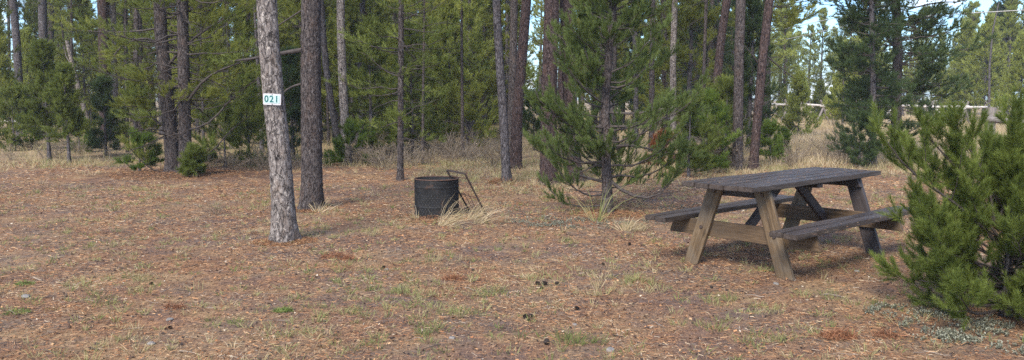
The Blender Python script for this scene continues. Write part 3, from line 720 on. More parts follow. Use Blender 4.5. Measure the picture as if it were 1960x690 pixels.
sapling('young pine right of the joined pair of trunks', 262, 298, 120, 34, 'n_mid', cbf=.3)
sapling('low bright green pine sprig left of the twin trunk pine', 268, 334, 52, 30, 'n_fresh', shape='bush')
sapling('small bright pine sprig at the foot of the twin trunk pine', 374, 344, 34, 22, 'n_mid', shape='bush')
sapling('low spreading young pine right of the twin trunk pine', 432, 322, 92, 48, 'n_mid', shape='bush')
sapling('dense young pine directly behind the numbered pine on its left', 478, 318, 150, 46, 'n_mid', cbf=.05)
sapling('tall shaggy young pine showing between the two front trunks', 562, 308, 190, 38, 'n_dark', cbf=.05)
sapling('low green pine sprigs at the foot of the crossing pair', 672, 318, 58, 40, 'n_fresh', shape='bush')
sapling('broad young pine in front of the woods left of the thin barrel tree', 712, 312, 250, 66, 'n_mid', cbf=.12)
sapling('young pine right beside the thin barrel tree', 790, 300, 230, 52, 'n_mid', cbf=.12)
sapling('bright yellow green young pine with sunny tufts behind the barrel', 812, 286, 235, 50, 'n_yel_sun', cbf=.12)
sapling('tall yellow green young pine left of the red leaved shrub', 862, 282, 270, 52, 'n_yel_sun', cbf=.18)
sapling('dark low pine with flat boughs left of the slim grey trunk', 893, 292, 100, 56, 'n_olive', shape='bush')
sapling('small blue green pine between the bent trunk and the stout reddish one', 1022, 285, 95, 28, 'n_dark')
sapling('dense green young pine left of the trunks behind the table', 1352, 330, 120, 50, 'n_fresh', shape='bush')
sapling('bushy green young pine around the foot of the trunks behind the table', 1388, 322, 140, 46, 'n_mid', shape='bush')
sapling('taller dark pine close behind the trunk pair at the table', 1432, 290, 290, 46, 'n_dark', cbf=.12)
sapling('green young pine with dead brown twigs behind the centre pine', 1318, 340, 130, 44, 'n_mid', shape='bush')
sapling('tiny upright pine seedling in the straw grass, left of two', 1474, 316, 66, 14, 'n_fresh', cbf=.3, dead=0, dens=1.2)
sapling('tiny spindly pine seedling in the straw grass, right of two', 1497, 308, 44, 14, 'n_fresh', cbf=.25, dead=0, dens=1.1)
sapling('bright yellow green young pine alone in the open field', 1528, 256, 104, 31, 'n_yel_sun', cbf=.02, dens=1.6, dead=0)
sapling('yellow green young pine just left of the large dark pine', 1612, 245, 135, 26, 'n_yel_sun', cbf=.1, dens=1.4)
sapling('dark low young pine at the left foot of the large dark pine', 1645, 322, 80, 32, 'n_dark', shape='bush')
sapling('yellow green pine behind the rail fence near the right side', 1880, 236, 190, 52, 'n_yel_sun', cbf=.15, dens=1.2)
sapling('sunny green pine at the far right edge behind the fence', 1950, 246, 170, 45, 'n_yel_sun', cbf=.08, dens=1.4)
sapling('yellow green pine right of the large dark pine behind the fence', 1845, 232, 175, 36, 'n_yel_sun', cbf=.1, dens=1.2)
sapling('tall dark pine behind the fence with a thin snag beside it', 1915, 232, 270, 50, 'n_dark', cbf=.2, dens=1.1)

sapling('red leaved dead young pine deep behind the barrel, right one', 905, 236, 60, 24, 'n_dead', shape='bush')
sapling('rust red dead shrub low behind the barrel tree, left one', 822, 262, 48, 20, 'n_dead', shape='bush')
sapling('brown dead bough clump within the right side of the centre pine', 1268, 318, 44, 26, 'n_dead', shape='bush')

# snag behind the near fence post
bare_tree('thin grey snag without needles rising behind the grey fence post', [(1893, 240), (1894, 130), (1900, 60), (1912, 5)], 5, 2, 'bark_grey', 5.2, dead=14, deadlen=1.2, crown=False, name='dead_pine')

# ------------------------------------------------------------------ forest in depth
protos = []
for i in range(7):   # tall forest pines with bare lower trunks
    H = [8.5, 9.5, 8, 9, 10, 8.5, 8][i]
    leaf = ['n_mid', 'n_dark', 'n_olive', 'n_mid', 'n_olive', 'n_dark', 'n_mid'][i]
    o = pine('pine_tree', (0, -200, 0), H, .13 + .008 * i, [2.6, 3.2, 2.2, 3.6, 2.8, 2.0, 1.8][i], [1.25, 1.4, 1.2, 1.35, 1.3, 1.3, 1.4][i], 20, 5, 4, 4, 22, .125, .021,
             M[['bark_grey', 'bark_brown', 'bark_red', 'bark_grey', 'bark_brown', 'bark_grey', 'bark_red'][i]], M[leaf], sides=10, rings=40, dead=26, deadlen=1.2, elev=(-.25, .6), up=.45, shootlen=.19)
    protos.append(o)
yprotos = []
for i in range(6):   # young pines
    H = [3.2, 4.5, 5.5, 2.4, 6.5, 4.0][i]
    o = pine('young_pine', (0, -200, 0), H, .03 + .01 * i, [.6, .9, 1.2, .3, .5, .5][i], [.75, .95, 1.1, .7, 1.2, .9][i], int(7 + H * 2.6), 5, 4, 4, 22, .115, .018,
             M['bark_grey'], M['n_mid'], sides=8, rings=26, dead=10, deadlen=.8, elev=(-.1, .7), up=.55, shootlen=.18)
    yprotos.append(o)
poles = []
for i in range(3):
    H = [8, 7, 9][i]
    poles.append(pine('pine_tree', (0, -200, 0), H, [.06, .045, .075][i], H * .6, .8, 10, 4, 4, 4, 16, .12, .018, M[['bark_grey', 'bark_brown', 'bark_brown'][i]], M['n_mid'], sides=8, rings=30, dead=34, deadlen=1.0, elev=(-.2, .6), up=.4, shootlen=.18))
used = set()
def put(src, x, y, s, sz, leaf, label, cat, group):
    z = float(gh(x, y)) - .02
    if id(src) not in used:
        used.add(id(src)); o = src; o.location = (x, y, z); o.rotation_euler = (0, 0, random.random() * 6.28); o.scale = (s, s, sz)
    else: o = copy_tree(src, (x, y, z), random.random() * 6.28, (s, sz))
    for ch in o.children:
        if ch.name.startswith('crown'):
            ch.material_slots[0].link = 'OBJECT'; ch.material_slots[0].material = M[leaf]
    tag(o, label, cat, group); TREES.append((x, y, .5))
def scatter(cnt, y0, y1, k0, k1, srcs, leaves, label, cat, group, mind=1.3, smin=.8, smax=1.15, ok=None):
    c_ = 0; tries = 0
    while c_ < cnt and tries < cnt * 60:
        tries += 1
        y = math.sqrt(random.uniform(y0 * y0, y1 * y1)); x = y * random.uniform(k0, k1) 
        if any((x - a) ** 2 + (y - b_) ** 2 < (mind * .5 + c) ** 2 for a, b_, c in TREES): continue
        if ok and not ok(x, y): continue
        s = random.uniform(smin, smax)
        put(random.choice(srcs), x, y, s * random.uniform(.85, 1.15), s, random.choice(leaves), label, cat, group); c_ += 1
scatter(36, 20, 48, -.72, -.02, protos, ['n_mid', 'n_olive', 'n_olive', 'n_yel_sun'], 'tall forest pine with a bare lower trunk, deep in the shaded left woods', 'pine tree', 'tall pines deep in the left woods')
scatter(38, 19, 42, -.72, -.02, yprotos, ['n_mid', 'n_olive', 'n_olive', 'n_yel_sun', 'n_yel_sun'], 'young pine filling the understory of the left woods', 'young pine', 'young pines among the left woods')
scatter(34, 17.5, 40, -.70, -.04, poles, ['n_mid', 'n_olive'], 'thin pole like pine trunk with dead side twigs among the left woods', 'pine tree', 'thin pole pines in the left woods', .8)
scatter(8, 20, 40, .04, .3, poles, ['n_mid', 'n_olive'], 'thin pole like pine between the centre trunks, with dead side twigs', 'pine tree', 'thin pole pines between the centre trunks', .8)
scatter(26, 26, 50, -.26, .0, yprotos + protos[4:], ['n_yel_sun', 'n_olive', 'n_yel_sun'], 'sunlit yellow green pine in the woods behind the barrel', 'pine tree', 'yellow green pines behind the barrel')
scatter(16, 22, 50, .03, .32, protos, ['n_mid', 'n_dark', 'n_olive'], 'forest pine standing in straw grass between the centre trunks', 'pine tree', 'pines between the centre trunks', 1.6)
scatter(18, 22, 52, .10, .31, yprotos, ['n_mid', 'n_olive', 'n_yel_sun', 'n_dark'], 'young pine in straw grass behind the centre pine', 'young pine', 'young pines behind the centre pine', 1.6)
scatter(86, 50, 80, .20, .80, protos + yprotos[3:], ['n_olive', 'n_mid', 'n_yel_sun', 'n_yel_sun'], 'tall pine of the far tree line beyond the rail fence', 'pine tree', 'far tree line beyond the fence', 1.6, .75, 1.1)
scatter(56, 50, 80, -.74, .22, protos + yprotos[3:], ['n_olive', 'n_yel_sun', 'n_yel_sun'], 'distant pine at the very back of the woods', 'pine tree', 'distant pines at the back', 1.6, .85, 1.1)  # yellow and olive needles lighten the backdrop as if sunlit

# ------------------------------------------------------------------ twiggy shrubs
def shrub_mesh(nst=18, H=.55, seed=0, leaves=80):
    W_ = Acc(); az_ = rng.random(nst) * 2 * PI; e0 = rng.uniform(.5, 1.4, nst)
    d0 = np.stack([np.cos(az_) * np.cos(e0), np.sin(az_) * np.cos(e0), np.sin(e0)], 1)
    L1 = H * rng.uniform(.5, 1.1, nst); b0 = np.stack([rng.normal(0, .05, nst), rng.normal(0, .05, nst), np.full(nst, -.02)], 1)
    P1 = curve_pts(b0, d0, unit(d0 + rng.normal(0, .4, (nst, 3))), L1, 6, .12)
    Vt, qt = tubes(P1, np.linspace(1, .4, 6)[None] * np.full((nst, 1), .0045), 3); W_.add(Vt, qt)
    t2 = rng.uniform(.3, 1, (nst, 6)); b2, d2 = sample(P1, t2)
    dd = rot_about(d2, unit(rng.normal(size=(nst, 6, 3))), rng.uniform(.4, 1.1, (nst, 6))).reshape(-1, 3)
    P2 = curve_pts(b2.reshape(-1, 3), dd, unit(dd + np.array([0, 0, .3])), np.full(nst * 6, H * .4), 4, .12)
    Vt, qt = tubes(P2, np.full((len(P2), 4), .0028), 3); W_.add(Vt, qt)
    return W_.mesh('shrub', True)
shr = [shrub_mesh() for _ in range(3)]
SM = mat_simple('shrub_twigs', (.12, .095, .072), (.27, .215, .16), 20)
for m_ in shr: m_.materials.append(SM)
def shrubs(lst, label, group):
    for px, py, s in lst:
        p = ground(px, py); o = link('twiggy_shrub', random.choice(shr)); o.location = (p[0], p[1], float(gh(p[0], p[1]))); o.rotation_euler = (0, 0, random.random() * 6)
        o.scale = (s * 1.2, s * 1.2, s); tag(o, label, 'shrub', group)
shrubs([(700 + 13 * i + random.uniform(-8, 8), random.uniform(296, 326), random.uniform(.7, 1.2)) for i in range(21)], 'grey leafless twiggy shrub in the brush behind the barrel', 'twiggy shrubs behind the barrel')
shrubs([(1310 + 16 * i, random.uniform(300, 345), random.uniform(.6, 1.1)) for i in range(7)], 'grey twiggy shrub in the grass behind the left bench', 'twiggy shrubs behind the left bench')
shrubs([(1522, 312, 1.1), (1600, 300, 1.3), (1585, 312, 1.), (1510, 320, .8), (1625, 308, 1.)], 'bare twiggy shrub in the straw field beyond the tabletop', 'twiggy shrubs beyond the tabletop')
shrubs([(380 + 17 * i, random.uniform(318, 338), random.uniform(.5, .9)) for i in range(12)], 'bare twiggy shrub at the woods edge either side of the numbered pine', 'twiggy shrubs at the woods edge')
shrubs([(20 + 22 * i, random.uniform(286, 308), random.uniform(.5, .9)) for i in range(10)], 'bare twiggy shrub under the saplings of the left woods', 'twiggy shrubs under the left saplings')
shrubs([(415, 408, .35)], 'small grey twiggy weed clump on the litter left of the numbered pine', None)

# ------------------------------------------------------------------ picnic table
def mat_wood(name, cols, sheen=.6, knots=True, spec=.3):
    t = NT(name); info = t.n('ShaderNodeObjectInfo')
    c = t.n('ShaderNodeTexCoord'); add = t.n('ShaderNodeVectorMath', operation='ADD'); t.l(c.outputs['Object'], add.inputs[0])
    sc_ = t.n('ShaderNodeVectorMath', operation='SCALE'); t.l(info.outputs['Location'], sc_.inputs[0]); sc_.inputs['Scale'].default_value = 3.7; t.l(sc_.outputs[0], add.inputs[1])
    mp = t.n('ShaderNodeMapping'); mp.inputs['Scale'].default_value = (1.6, 22, 22); t.l(add.outputs[0], mp.inputs[0])
    g1 = t.noise(mp.outputs[0], 1.6, 6, .65, .8); g2 = t.noise(mp.outputs[0], 7, 4, .7, .3); pt = t.noise(add.outputs[0], 3.2, 4, .6)
    f = t.math('ADD', t.math('MULTIPLY', g1, .65), t.math('MULTIPLY', g2, .35))
    col = t.ramp(f, [(.32, cols[0]), (.5, cols[1]), (.68, cols[2])])
    col = t.mix(t.ramp(pt, [(.45, 0.), (.65, .7)]), col, cols[3])
    vo = t.n('ShaderNodeTexVoronoi', feature='F1'); mk = t.n('ShaderNodeMapping'); mk.inputs['Scale'].default_value = (2.2, 7, 7); t.l(add.outputs[0], mk.inputs[0]); t.l(mk.outputs[0], vo.inputs['Vector']); vo.inputs['Scale'].default_value = 1
    kn = t.ramp(vo.outputs['Distance'], [(.07, 1.), (.13, 0.)])
    if knots: col = t.mix(t.math('MULTIPLY', kn, .7), col, cols[0])
    t.bsdf(col, sheen, spec, f, .5, .003); return t.m
W_TOP = mat_wood('wood_weathered_dark', ((.014, .010, .008), (.042, .031, .025), (.115, .094, .082), (.050, .034, .026)), .5, True, .38)
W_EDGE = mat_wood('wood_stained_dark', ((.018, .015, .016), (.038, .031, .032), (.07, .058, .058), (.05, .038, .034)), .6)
W_LEG = mat_wood('wood_tan', ((.035, .023, .014), (.115, .076, .042), (.20, .145, .09), (.14, .12, .095)), .8)
W_BEAM = mat_wood('wood_beam_brown', ((.03, .02, .012), (.09, .057, .032), (.16, .105, .058), (.08, .06, .042)), .8)

TBL = empty('picnic_table', (2.501, 7.377, 0), .734)
tag(TBL, 'weathered dark wooden picnic table with two attached benches on the campsite floor', 'picnic table')
MW_T = Matrix.Translation(TBL.location) @ Matrix.Rotation(.734, 4, 'Z')

def beam(name, p0, p1, wdt, thk, mat, wdir, cut0=None, cut1=None, parent=TBL, bev=.004, wear=0.0):
    """board from p0 to p1 (table space); wdt along wdir, thk along the third axis; cut planes given by normals"""
    p0, p1 = Vector(p0), Vector(p1); X = (p1 - p0).normalized(); Wd = Vector(wdir); Yv = (Wd - X * Wd.dot(X)).normalized(); Z = X.cross(Yv)
    bm = bmesh.new(); vs = []
    nseg = 8
    for k in range(nseg + 1):
        for sy, sz in ((-1, -1), (1, -1), (1, 1), (-1, 1)):
            off = Yv * (sy * wdt / 2) + Z * (sz * thk / 2)
            def endp(p, cut):
                if cut is None: return p + off
                n_ = Vector(cut); q = p + off; tt = (p - q).dot(n_) / X.dot(n_); return q + X * tt
            a, b_ = endp(p0, cut0), endp(p1, cut1)
            v = a.lerp(b_, k / nseg)
            vs.append(v)
    V_ = [bm.verts.new(v) for v in vs]
    for k in range(nseg):
        for j in range(4):
            a, b_ = k * 4 + j, k * 4 + (j + 1) % 4
            bm.faces.new((V_[a], V_[b_], V_[b_ + 4], V_[a + 4]))
    bm.faces.new(V_[0:4][::-1]); bm.faces.new(V_[-4:])
    bmesh.ops.recalc_face_normals(bm, faces=bm.faces)
    es = [e for e in bm.edges if len(e.link_faces) == 2 and e.link_faces[0].normal.angle(e.link_faces[1].normal) > .6]
    bmesh.ops.bevel(bm, geom=es, offset=bev, segments=1, affect='EDGES')
    for v in bm.verts: v.co += Vector((random.gauss(0, .0008), random.gauss(0, .0008), random.gauss(0, .0008)))
    me_ = bpy.data.meshes.new(name)
    mt = Matrix((X.to_4d(), Yv.to_4d(), Z.to_4d(), (0, 0, 0, 1))).transposed(); 
    for i in range(3): mt[3][i] = 0
    mt = Matrix.Translation((p0 + p1) / 2) @ mt.to_3x3().to_4x4()
    inv = mt.inverted()
    bmesh.ops.transform(bm, matrix=inv, verts=bm.verts)
    bm.to_mesh(me_); bm.free()
    o = link(name, me_, mat, parent); o.matrix_local = mt
    return o

def join_boards(name, boards, mat, parent=TBL):
    """several boards along X with gaps merged as one part; boards: (x0,x1,yc,zc,w,t)"""
    bm = bmesh.new()
    for (x0, x1, yc, zc, w_, t_) in boards:
        r = bmesh.ops.create_cube(bm, size=1); vs = r['verts']
        tw = random.uniform(-.004, .004)
        for v in vs:
            s_ = 1 if v.co.x > 0 else -1
            v.co = Vector(((x0 + x1) / 2 + v.co.x * (x1 - x0), yc + v.co.y * w_, zc + v.co.z * t_ + s_ * tw))
        ed = list({e for v in vs for e in v.link_edges})
        bmesh.ops.bevel(bm, geom=ed, offset=.005, segments=2, affect='EDGES')
    es = [e for e in bm.edges if abs(e.verts[0].co.x - e.verts[1].co.x) > 1]
    bmesh.ops.subdivide_edges(bm, edges=es, cuts=9)
    for v in bm.verts:
        v.co.z += .0025 * math.sin(v.co.x * 5 + v.co.y * 31); v.co.y += .0015 * math.sin(v.co.x * 7 + v.co.y * 17)
    me_ = bpy.data.meshes.new(name); bm.to_mesh(me_); bm.free()
    o = link(name, me_, mat, parent); return o

TL, TWD = 2.28, .68
zt = .76
bw = (TWD - 4 * .006) / 5
join_boards('tabletop', [(-TL / 2 + random.uniform(-.006, .006), TL / 2 + random.uniform(-.006, .006), -TWD / 2 + bw / 2 + i * (bw + .006), zt - .021, bw, .042) for i in range(5)], W_TOP)
for sgn in (-1, 1):
    yo = sgn * .725
    join_boards('bench_seat', [(-TL / 2, TL / 2, yo - sgn * .057, .436 - .021, .112, .042), (-TL / 2 - .004, TL / 2, yo - sgn * .175, .436 - .021, .112, .042)], W_TOP)
ht = zt - .042; hb = .436 - .042
XL = .80
for ex_ in (-1, 1):
    xs = ex_ * XL
    # seat beam, outside the legs at the near end, tapered ends
    beam('seat_beam', (xs + ex_ * -.042, -.70, hb - .068), (xs + ex_ * -.042, .70, hb - .068), .14, .04, W_BEAM, (0, 0, 1), (0, 1, -.35), (0, 1, .35))
    beam('top_cleat', (xs - ex_ * .042, -.30, ht - .045), (xs - ex_ * .042, .30, ht - .045), .088, .04, W_EDGE, (0, 0, 1), (0, 1, -.6), (0, 1, .6))
    for sy in (-1, 1):
        top = Vector((xs, sy * .215, ht)); bot = Vector((xs, sy * .475, -.045))
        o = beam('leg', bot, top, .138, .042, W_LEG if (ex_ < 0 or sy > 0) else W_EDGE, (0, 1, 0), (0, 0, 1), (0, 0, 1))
        # carriage bolts
    # brace from the seat beam up to the middle of the top
    beam('brace', (xs - ex_ * .085, 0, hb - .10), (ex_ * .13, 0, ht - .01), .09, .04, W_EDGE, (0, 0, 1), (1, 0, 0), (0, 0, 1))
beam('top_cleat', (0, -.31, ht - .022), (0, .31, ht - .022), .04, .09, W_EDGE, (0, 0, 1))
STEEL = mat_simple('bolt_steel', (.05, .04, .04), (.16, .12, .10), 60, .5, metal=.6)
bm = bmesh.new(); bmesh.ops.create_cone(bm, cap_ends=True, segments=10, radius1=.019, radius2=.014, depth=.014)
bme = bpy.data.meshes.new('bolt'); bm.to_mesh(bme); bm.free(); bme.materials.append(STEEL)
for ex_ in (-1, 1):
    for sy in (-1, 1):
        for z_ in (hb - .055, ht - .05):
            yy = sy * (.475 - .26 * (z_ / ht))
            o = link('bolt', bme, None, TBL); o.location = (ex_ * (XL + .026), yy, z_); o.rotation_euler = (0, ex_ * PI / 2, 0)

n_ = 260; tx_ = rng.uniform(-TL / 2 + .05, TL / 2 - .05, n_); ty_ = np.where(rng.random(n_) < .7, rng.uniform(-TWD / 2 + .03, TWD / 2 - .03, n_), np.sign(rng.normal(size=n_)) * rng.uniform(.69, .88, n_))
tz_ = np.where(np.abs(ty_) < .5, zt, .436) + .005; a_ = rng.random(n_) * 2 * PI; l_ = rng.uniform(.02, .05, n_)
d_ = np.stack([np.cos(a_), np.sin(a_), np.zeros(n_)], 1) * l_[:, None] / 2; s_ = np.stack([-np.sin(a_), np.cos(a_), np.zeros(n_)], 1) * .0016
cc_ = np.stack([tx_, ty_, tz_], 1); cr_, sr_ = math.cos(.734), math.sin(.734)
V = np.stack([cc_ - d_ - s_, cc_ + d_ - s_, cc_ + d_ + s_, cc_ - d_ + s_], 1).reshape(-1, 3)
V = np.stack([V[:, 0] * cr_ - V[:, 1] * sr_ + 2.501, V[:, 0] * sr_ + V[:, 1] * cr_ + 7.377, V[:, 2]], 1)
A = Acc(); A.add(V, np.arange(4 * n_).reshape(n_, 4), rng.uniform(.3, .8, n_))
o = link('table_needles', A.mesh('table_needles'), bpy.data.materials['litter']); tag(o, 'few fallen dry pine needles lying on the picnic table boards', 'pine needles', kind='stuff')
# ------------------------------------------------------------------ black drum fire ring with leaning grate
pb = ground(836, 417); BR = .275; BH = .475
by = pb[1] + BR * .8; bx = at_y(836, 400, by)[0]
DR = empty('steel_barrel', (bx, by, float(gh(bx, by)) - .01)); tag(DR, 'short black open top steel barrel with raised hoops and a rusty rim', 'barrel')
BLK = NT('black_steel'); v = BLK.coord('Object'); nzz = BLK.noise(v, 9, 5, .7); n2_ = BLK.noise(v, 60, 4, .7)
c_ = BLK.ramp(nzz, [(.35, (.006, .006, .007)), (.6, (.014, .014, .015)), (.75, (.035, .030, .028))])
c_ = BLK.mix(BLK.ramp(n2_, [(.62, 0.), (.72, .6)]), c_, (.13, .10, .085))
rz_ = BLK.noise(v, 5, 5, .7)
c_ = BLK.mix(BLK.ramp(rz_, [(.60, 0.), (.70, .55)]), c_, (.085, .042, .026))
BLK.bsdf(c_, .75, .25, n2_, .5, .003)
RUST = mat_simple('rusty_steel', (.035, .022, .018), (.12, .065, .045), 25, .8)
DARKIRON = mat_simple('dark_iron', (.02, .016, .015), (.06, .04, .034), 30, .6)
def lathe(prof, seg=64, dent=.0):
    pr = np.array(prof); th = np.arange(seg) / seg * 2 * PI
    ph = rng.random(3) * 6
    dn = 1 + dent * (np.sin(2 * th + ph[0]) + .6 * np.sin(3 * th + ph[1]))
    V = np.stack([pr[:, 0:1] * np.cos(th) * dn, pr[:, 0:1] * np.sin(th) * dn, np.repeat(pr[:, 1:2], seg, 1)], -1).reshape(-1, 3)
    idx = np.arange(len(pr) * seg).reshape(len(pr), seg); a, b_ = idx[:-1], idx[1:]
    return mesh_np('lathe', V, [np.stack([a, np.roll(a, -1, 1), np.roll(b_, -1, 1), b_], -1).reshape(-1, 4)], smooth=True)
pr = []
for z_ in np.linspace(0, BH, 50):
    r_ = BR + .007 * math.exp(-((z_ - BH * .80) / .009) ** 2) + .006 * math.exp(-((z_ - BH * .28) / .009) ** 2) + .003 * math.sin(z_ * 60) * .3
    pr.append((r_, z_))
pr += [(BR - .008, BH), (BR - .008, BH * .5), (BR - .008, 0.03)]
link('drum_wall', lathe(pr, 72, .008), BLK.m, DR)
tor = [(BR + .010 * math.cos(a_) - .002, BH + .008 * math.sin(a_)) for a_ in np.linspace(0, 2 * PI, 9)]
link('rim', lathe(tor, 72, .008), RUST, DR)
prs = [(0.001, BH * .80), (.08, BH * .82), (.17, BH * .79), (.24, BH * .76), (BR - .010, BH * .74)]
asho = link('ash_fill', lathe(prs, 40, .01), mat_simple('ash', (.03, .025, .022), (.18, .14, .11), 30, .95, bdist=.03), DR)
# perforation holes as small rings of flat dark grey dots just off the wall
hole = Acc(); 
for zi in range(9):
    for ti in range(44):
        a0 = (ti + .5 * (zi % 2)) / 44 * 2 * PI; z0 = .06 + zi * .028; rr = BR + .0015
        cx = np.array([math.cos(a0), math.sin(a0)]); tg = np.array([-math.sin(a0), math.cos(a0)])
        an = np.arange(6) / 6 * 2 * PI
        V = np.stack([cx[0] * (rr * 1.012) + tg[0] * .005 * np.cos(an), cx[1] * (rr * 1.012) + tg[1] * .005 * np.cos(an), z0 + .005 * np.sin(an)], 1)
        hole.add(V, np.arange(6)[None])
link('perforations', hole.mesh('perforations'), mat_simple('hole_dark', (.045, .043, .043), (.07, .065, .062), 40, .7), DR)

GT = [at_y(855, 326, 10.35), at_y(890, 333, 9.72), ground(933, 417), ground(899, 405)]
GT = [Vector(p) for p in GT]; GT[2].z = GT[3].z = .0
c0 = (GT[2] + GT[3]) / 2; GRT = empty('grill_frame', c0); tag(GRT, 'rusty iron frame leaning against the right side of the black barrel', 'iron frame')
def flatbar(name, a, b_, w_, t_, mat, parent, org):
    return beam(name, Vector(a) - org, Vector(b_) - org, w_, t_, mat, (0, .3, 1) if abs((Vector(b_) - Vector(a)).normalized().z) < .6 else (1, .2, 0), parent=parent, bev=.001)
for i in range(4):
    flatbar('frame_bar', GT[i], GT[(i + 1) % 4], .022, .008, DARKIRON, GRT, c0)
for f_ in (.12, .55):
    flatbar('cross_bar', GT[0].lerp(GT[3], f_), GT[1].lerp(GT[2], f_), .008, .006, RUST, GRT, c0)
for f_ in (.3, .55):
    flatbar('cross_bar', GT[0].lerp(GT[1], f_).lerp(GT[3].lerp(GT[2], f_), .5), GT[3].lerp(GT[2], f_), .007, .006, RUST, GRT, c0)

# long straw tufts around the barrel
def big_tuft(label, px, py, cnt, h, lean, tone=.85, w_=.005):
    p = ground(px, py); A = Acc(); aa = rng.normal(lean, .75, cnt); 
    r = np.abs(rng.normal(0, .07, cnt)); base = np.stack([np.cos(aa) * r, np.sin(aa) * r, np.full(cnt, -.01)], 1)
    el_ = rng.uniform(.45, 1.35, cnt); d = np.stack([np.cos(aa) * np.cos(el_), np.sin(aa) * np.cos(el_) * .6, np.sin(el_)], 1)
    bd = np.stack([np.cos(aa) * .5, np.sin(aa) * .3, -.45 * np.ones(cnt)], 1) * rng.uniform(.2, 1, cnt)[:, None]
    blades(base, d, h * rng.uniform(.4, 1.1, cnt), np.full(cnt, w_), bd, np.clip(rng.normal(tone, .13, cnt), 0, 1), A)
    o = link('grass_tuft', A.mesh('grass_tuft'), GR); o.location = (p[0], p[1], float(gh(p[0], p[1]))); tag(o, label, 'grass tuft')
big_tuft('long arching straw grass tuft in front of the black barrel', 838, 432, 90, .58, .2, .8, .004)
big_tuft('straw grass tuft between the barrel and the leaning iron frame', 893, 420, 80, .45, .3, .8, .004)
big_tuft('sprawling straw grass right below the leaning iron frame', 905, 428, 70, .45, -.2, .8, .004)
big_tuft('straw grass tuft at the left foot of the black barrel', 800, 422, 35, .3, 2.4, .75, .004)
big_tuft('upright green stalks at the foot of the bushy centre pine', 1143, 428, 40, .7, 1.2, .4, .006)
big_tuft('dry grass tuft right of the foot of the bushy centre pine', 1195, 445, 110, .28, .8, .75)
big_tuft('pale grass tuft at the foot of the thick dark brown pine', 607, 405, 50, .35, 1.0)
big_tuft('bright green grass tuft at the bottom of the picture centre', 1103, 655, 60, .12, 1.0, .1, .004)
big_tuft('green grass tuft beside the inner foot of the nearest table leg', 1455, 520, 60, .12, 1.0, .3, .004)

# ------------------------------------------------------------------ number sign
Y0 = ground(545, 462)[1]; sp = at_y(524.5, 190.5, Y0); rt = .165
SG = empty('number_sign', (sp[0] + .016, Y0 - .125, sp[2])); SG.rotation_euler = (.03, .045, .06)
tag(SG, 'small white metal plate with teal number nailed to the pale trunk', 'sign')
ppm = F / (Y0 - .12); SWD, SHT = 33.5 / ppm, 21.5 / ppm
def rrect(w_, h_, r_, t_, name, mat, y_off):
    bm = bmesh.new(); vs = []
    for cx_, cz, a0 in ((w_ / 2 - r_, h_ / 2 - r_, 0), (-w_ / 2 + r_, h_ / 2 - r_, 90), (-w_ / 2 + r_, -h_ / 2 + r_, 180), (w_ / 2 - r_, -h_ / 2 + r_, 270)):
        for k in range(6):
            a_ = math.radians(a0 + k * 18); vs.append(bm.verts.new((cx_ + r_ * math.cos(a_), y_off, cz + r_ * math.sin(a_))))
    f_ = bm.faces.new(vs); r = bmesh.ops.extrude_face_region(bm, geom=[f_]); bmesh.ops.translate(bm, verts=[v for v in r['geom'] if isinstance(v, bmesh.types.BMVert)], vec=(0, t_, 0))
    bmesh.ops.recalc_face_normals(bm, faces=bm.faces); me_ = bpy.data.meshes.new(name); bm.to_mesh(me_); bm.free(); return link(name, me_, mat, SG)
rrect(SWD, SHT, .012, .003, 'plate', mat_simple('sign_white', (.42, .40, .41), (.52, .50, .51), 30, .4), 0)
rrect(SWD * .86, SHT * .70, .006, .002, 'face_panel', mat_simple('sign_face', (.33, .46, .46), (.42, .50, .50), 40, .4), -.0022)
fc = bpy.data.curves.new('numerals', 'FONT'); fc.body = '021'; fc.size = SHT * .82; fc.align_x = 'CENTER'; fc.align_y = 'CENTER'; fc.space_character = 1.18; fc.extrude = .0008; fc.offset = .0012
TEAL = mat_simple('teal_paint', (.0, .085, .080), (.0, .12, .11), 60, .45); fc.materials.append(TEAL)
fo = bpy.data.objects.new('numerals_curve', fc); COL.objects.link(fo); bpy.context.view_layer.update()
fme = bpy.data.meshes.new_from_object(fo.evaluated_get(bpy.context.evaluated_depsgraph_get())); bpy.data.objects.remove(fo)
fo = link('numerals', fme, TEAL, SG); fo.location = (-.004, -.0034, 0); fo.rotation_euler = (PI / 2, 0, 0); fo.scale = (.92, 1, 1)
for sz_ in (-1, 1):
    o = link('nail', bme, None, SG); o.location = (.002, -.005, sz_ * SHT * .42); o.rotation_euler = (PI / 2, 0, 0); o.scale = (.22, .22, .3)

# ------------------------------------------------------------------ fences and wires
PALE = mat_simple('bleached_log', (.34, .31, .29), (.54, .50, .47), 12, .8, (1, 1, 1))
GREYW = mat_simple('grey_post', (.11, .095, .09), (.24, .205, .19), 14, .85, (3, 3, .5))
FN = empty('rail_fence', (at_y(1700, 205, 47)[0], 47, 0)); tag(FN, 'long bleached log rail fence on crossed posts along the far field', 'fence')
def tube_obj(name, pts, r0, r1, mat, parent, org=(0, 0, 0), sides=8, tag_=None):
    pts = np.array(pts, float) - np.array(org); K = len(pts)
    Vt, qt = tubes(pts[None], np.linspace(r0, r1, K)[None], sides); A = Acc(); A.add(Vt, qt)
    idx = np.arange(sides); A.G.setdefault(sides, []).append(idx[None][:, ::-1]); A.T.setdefault(sides, []).append(np.zeros(1))
    A.G[sides].append((idx + (K - 1) * sides)[None]); A.T[sides].append(np.zeros(1))
    return link(name, A.mesh(name, False), mat, parent)
fp = []
for i in range(10):
    px = 1440 + i * 68; Yf = 49 - i * .55; p = at_y(px, 200 + .012 * (px - 1440), Yf); fp.append(p)
org = np.array(FN.location)
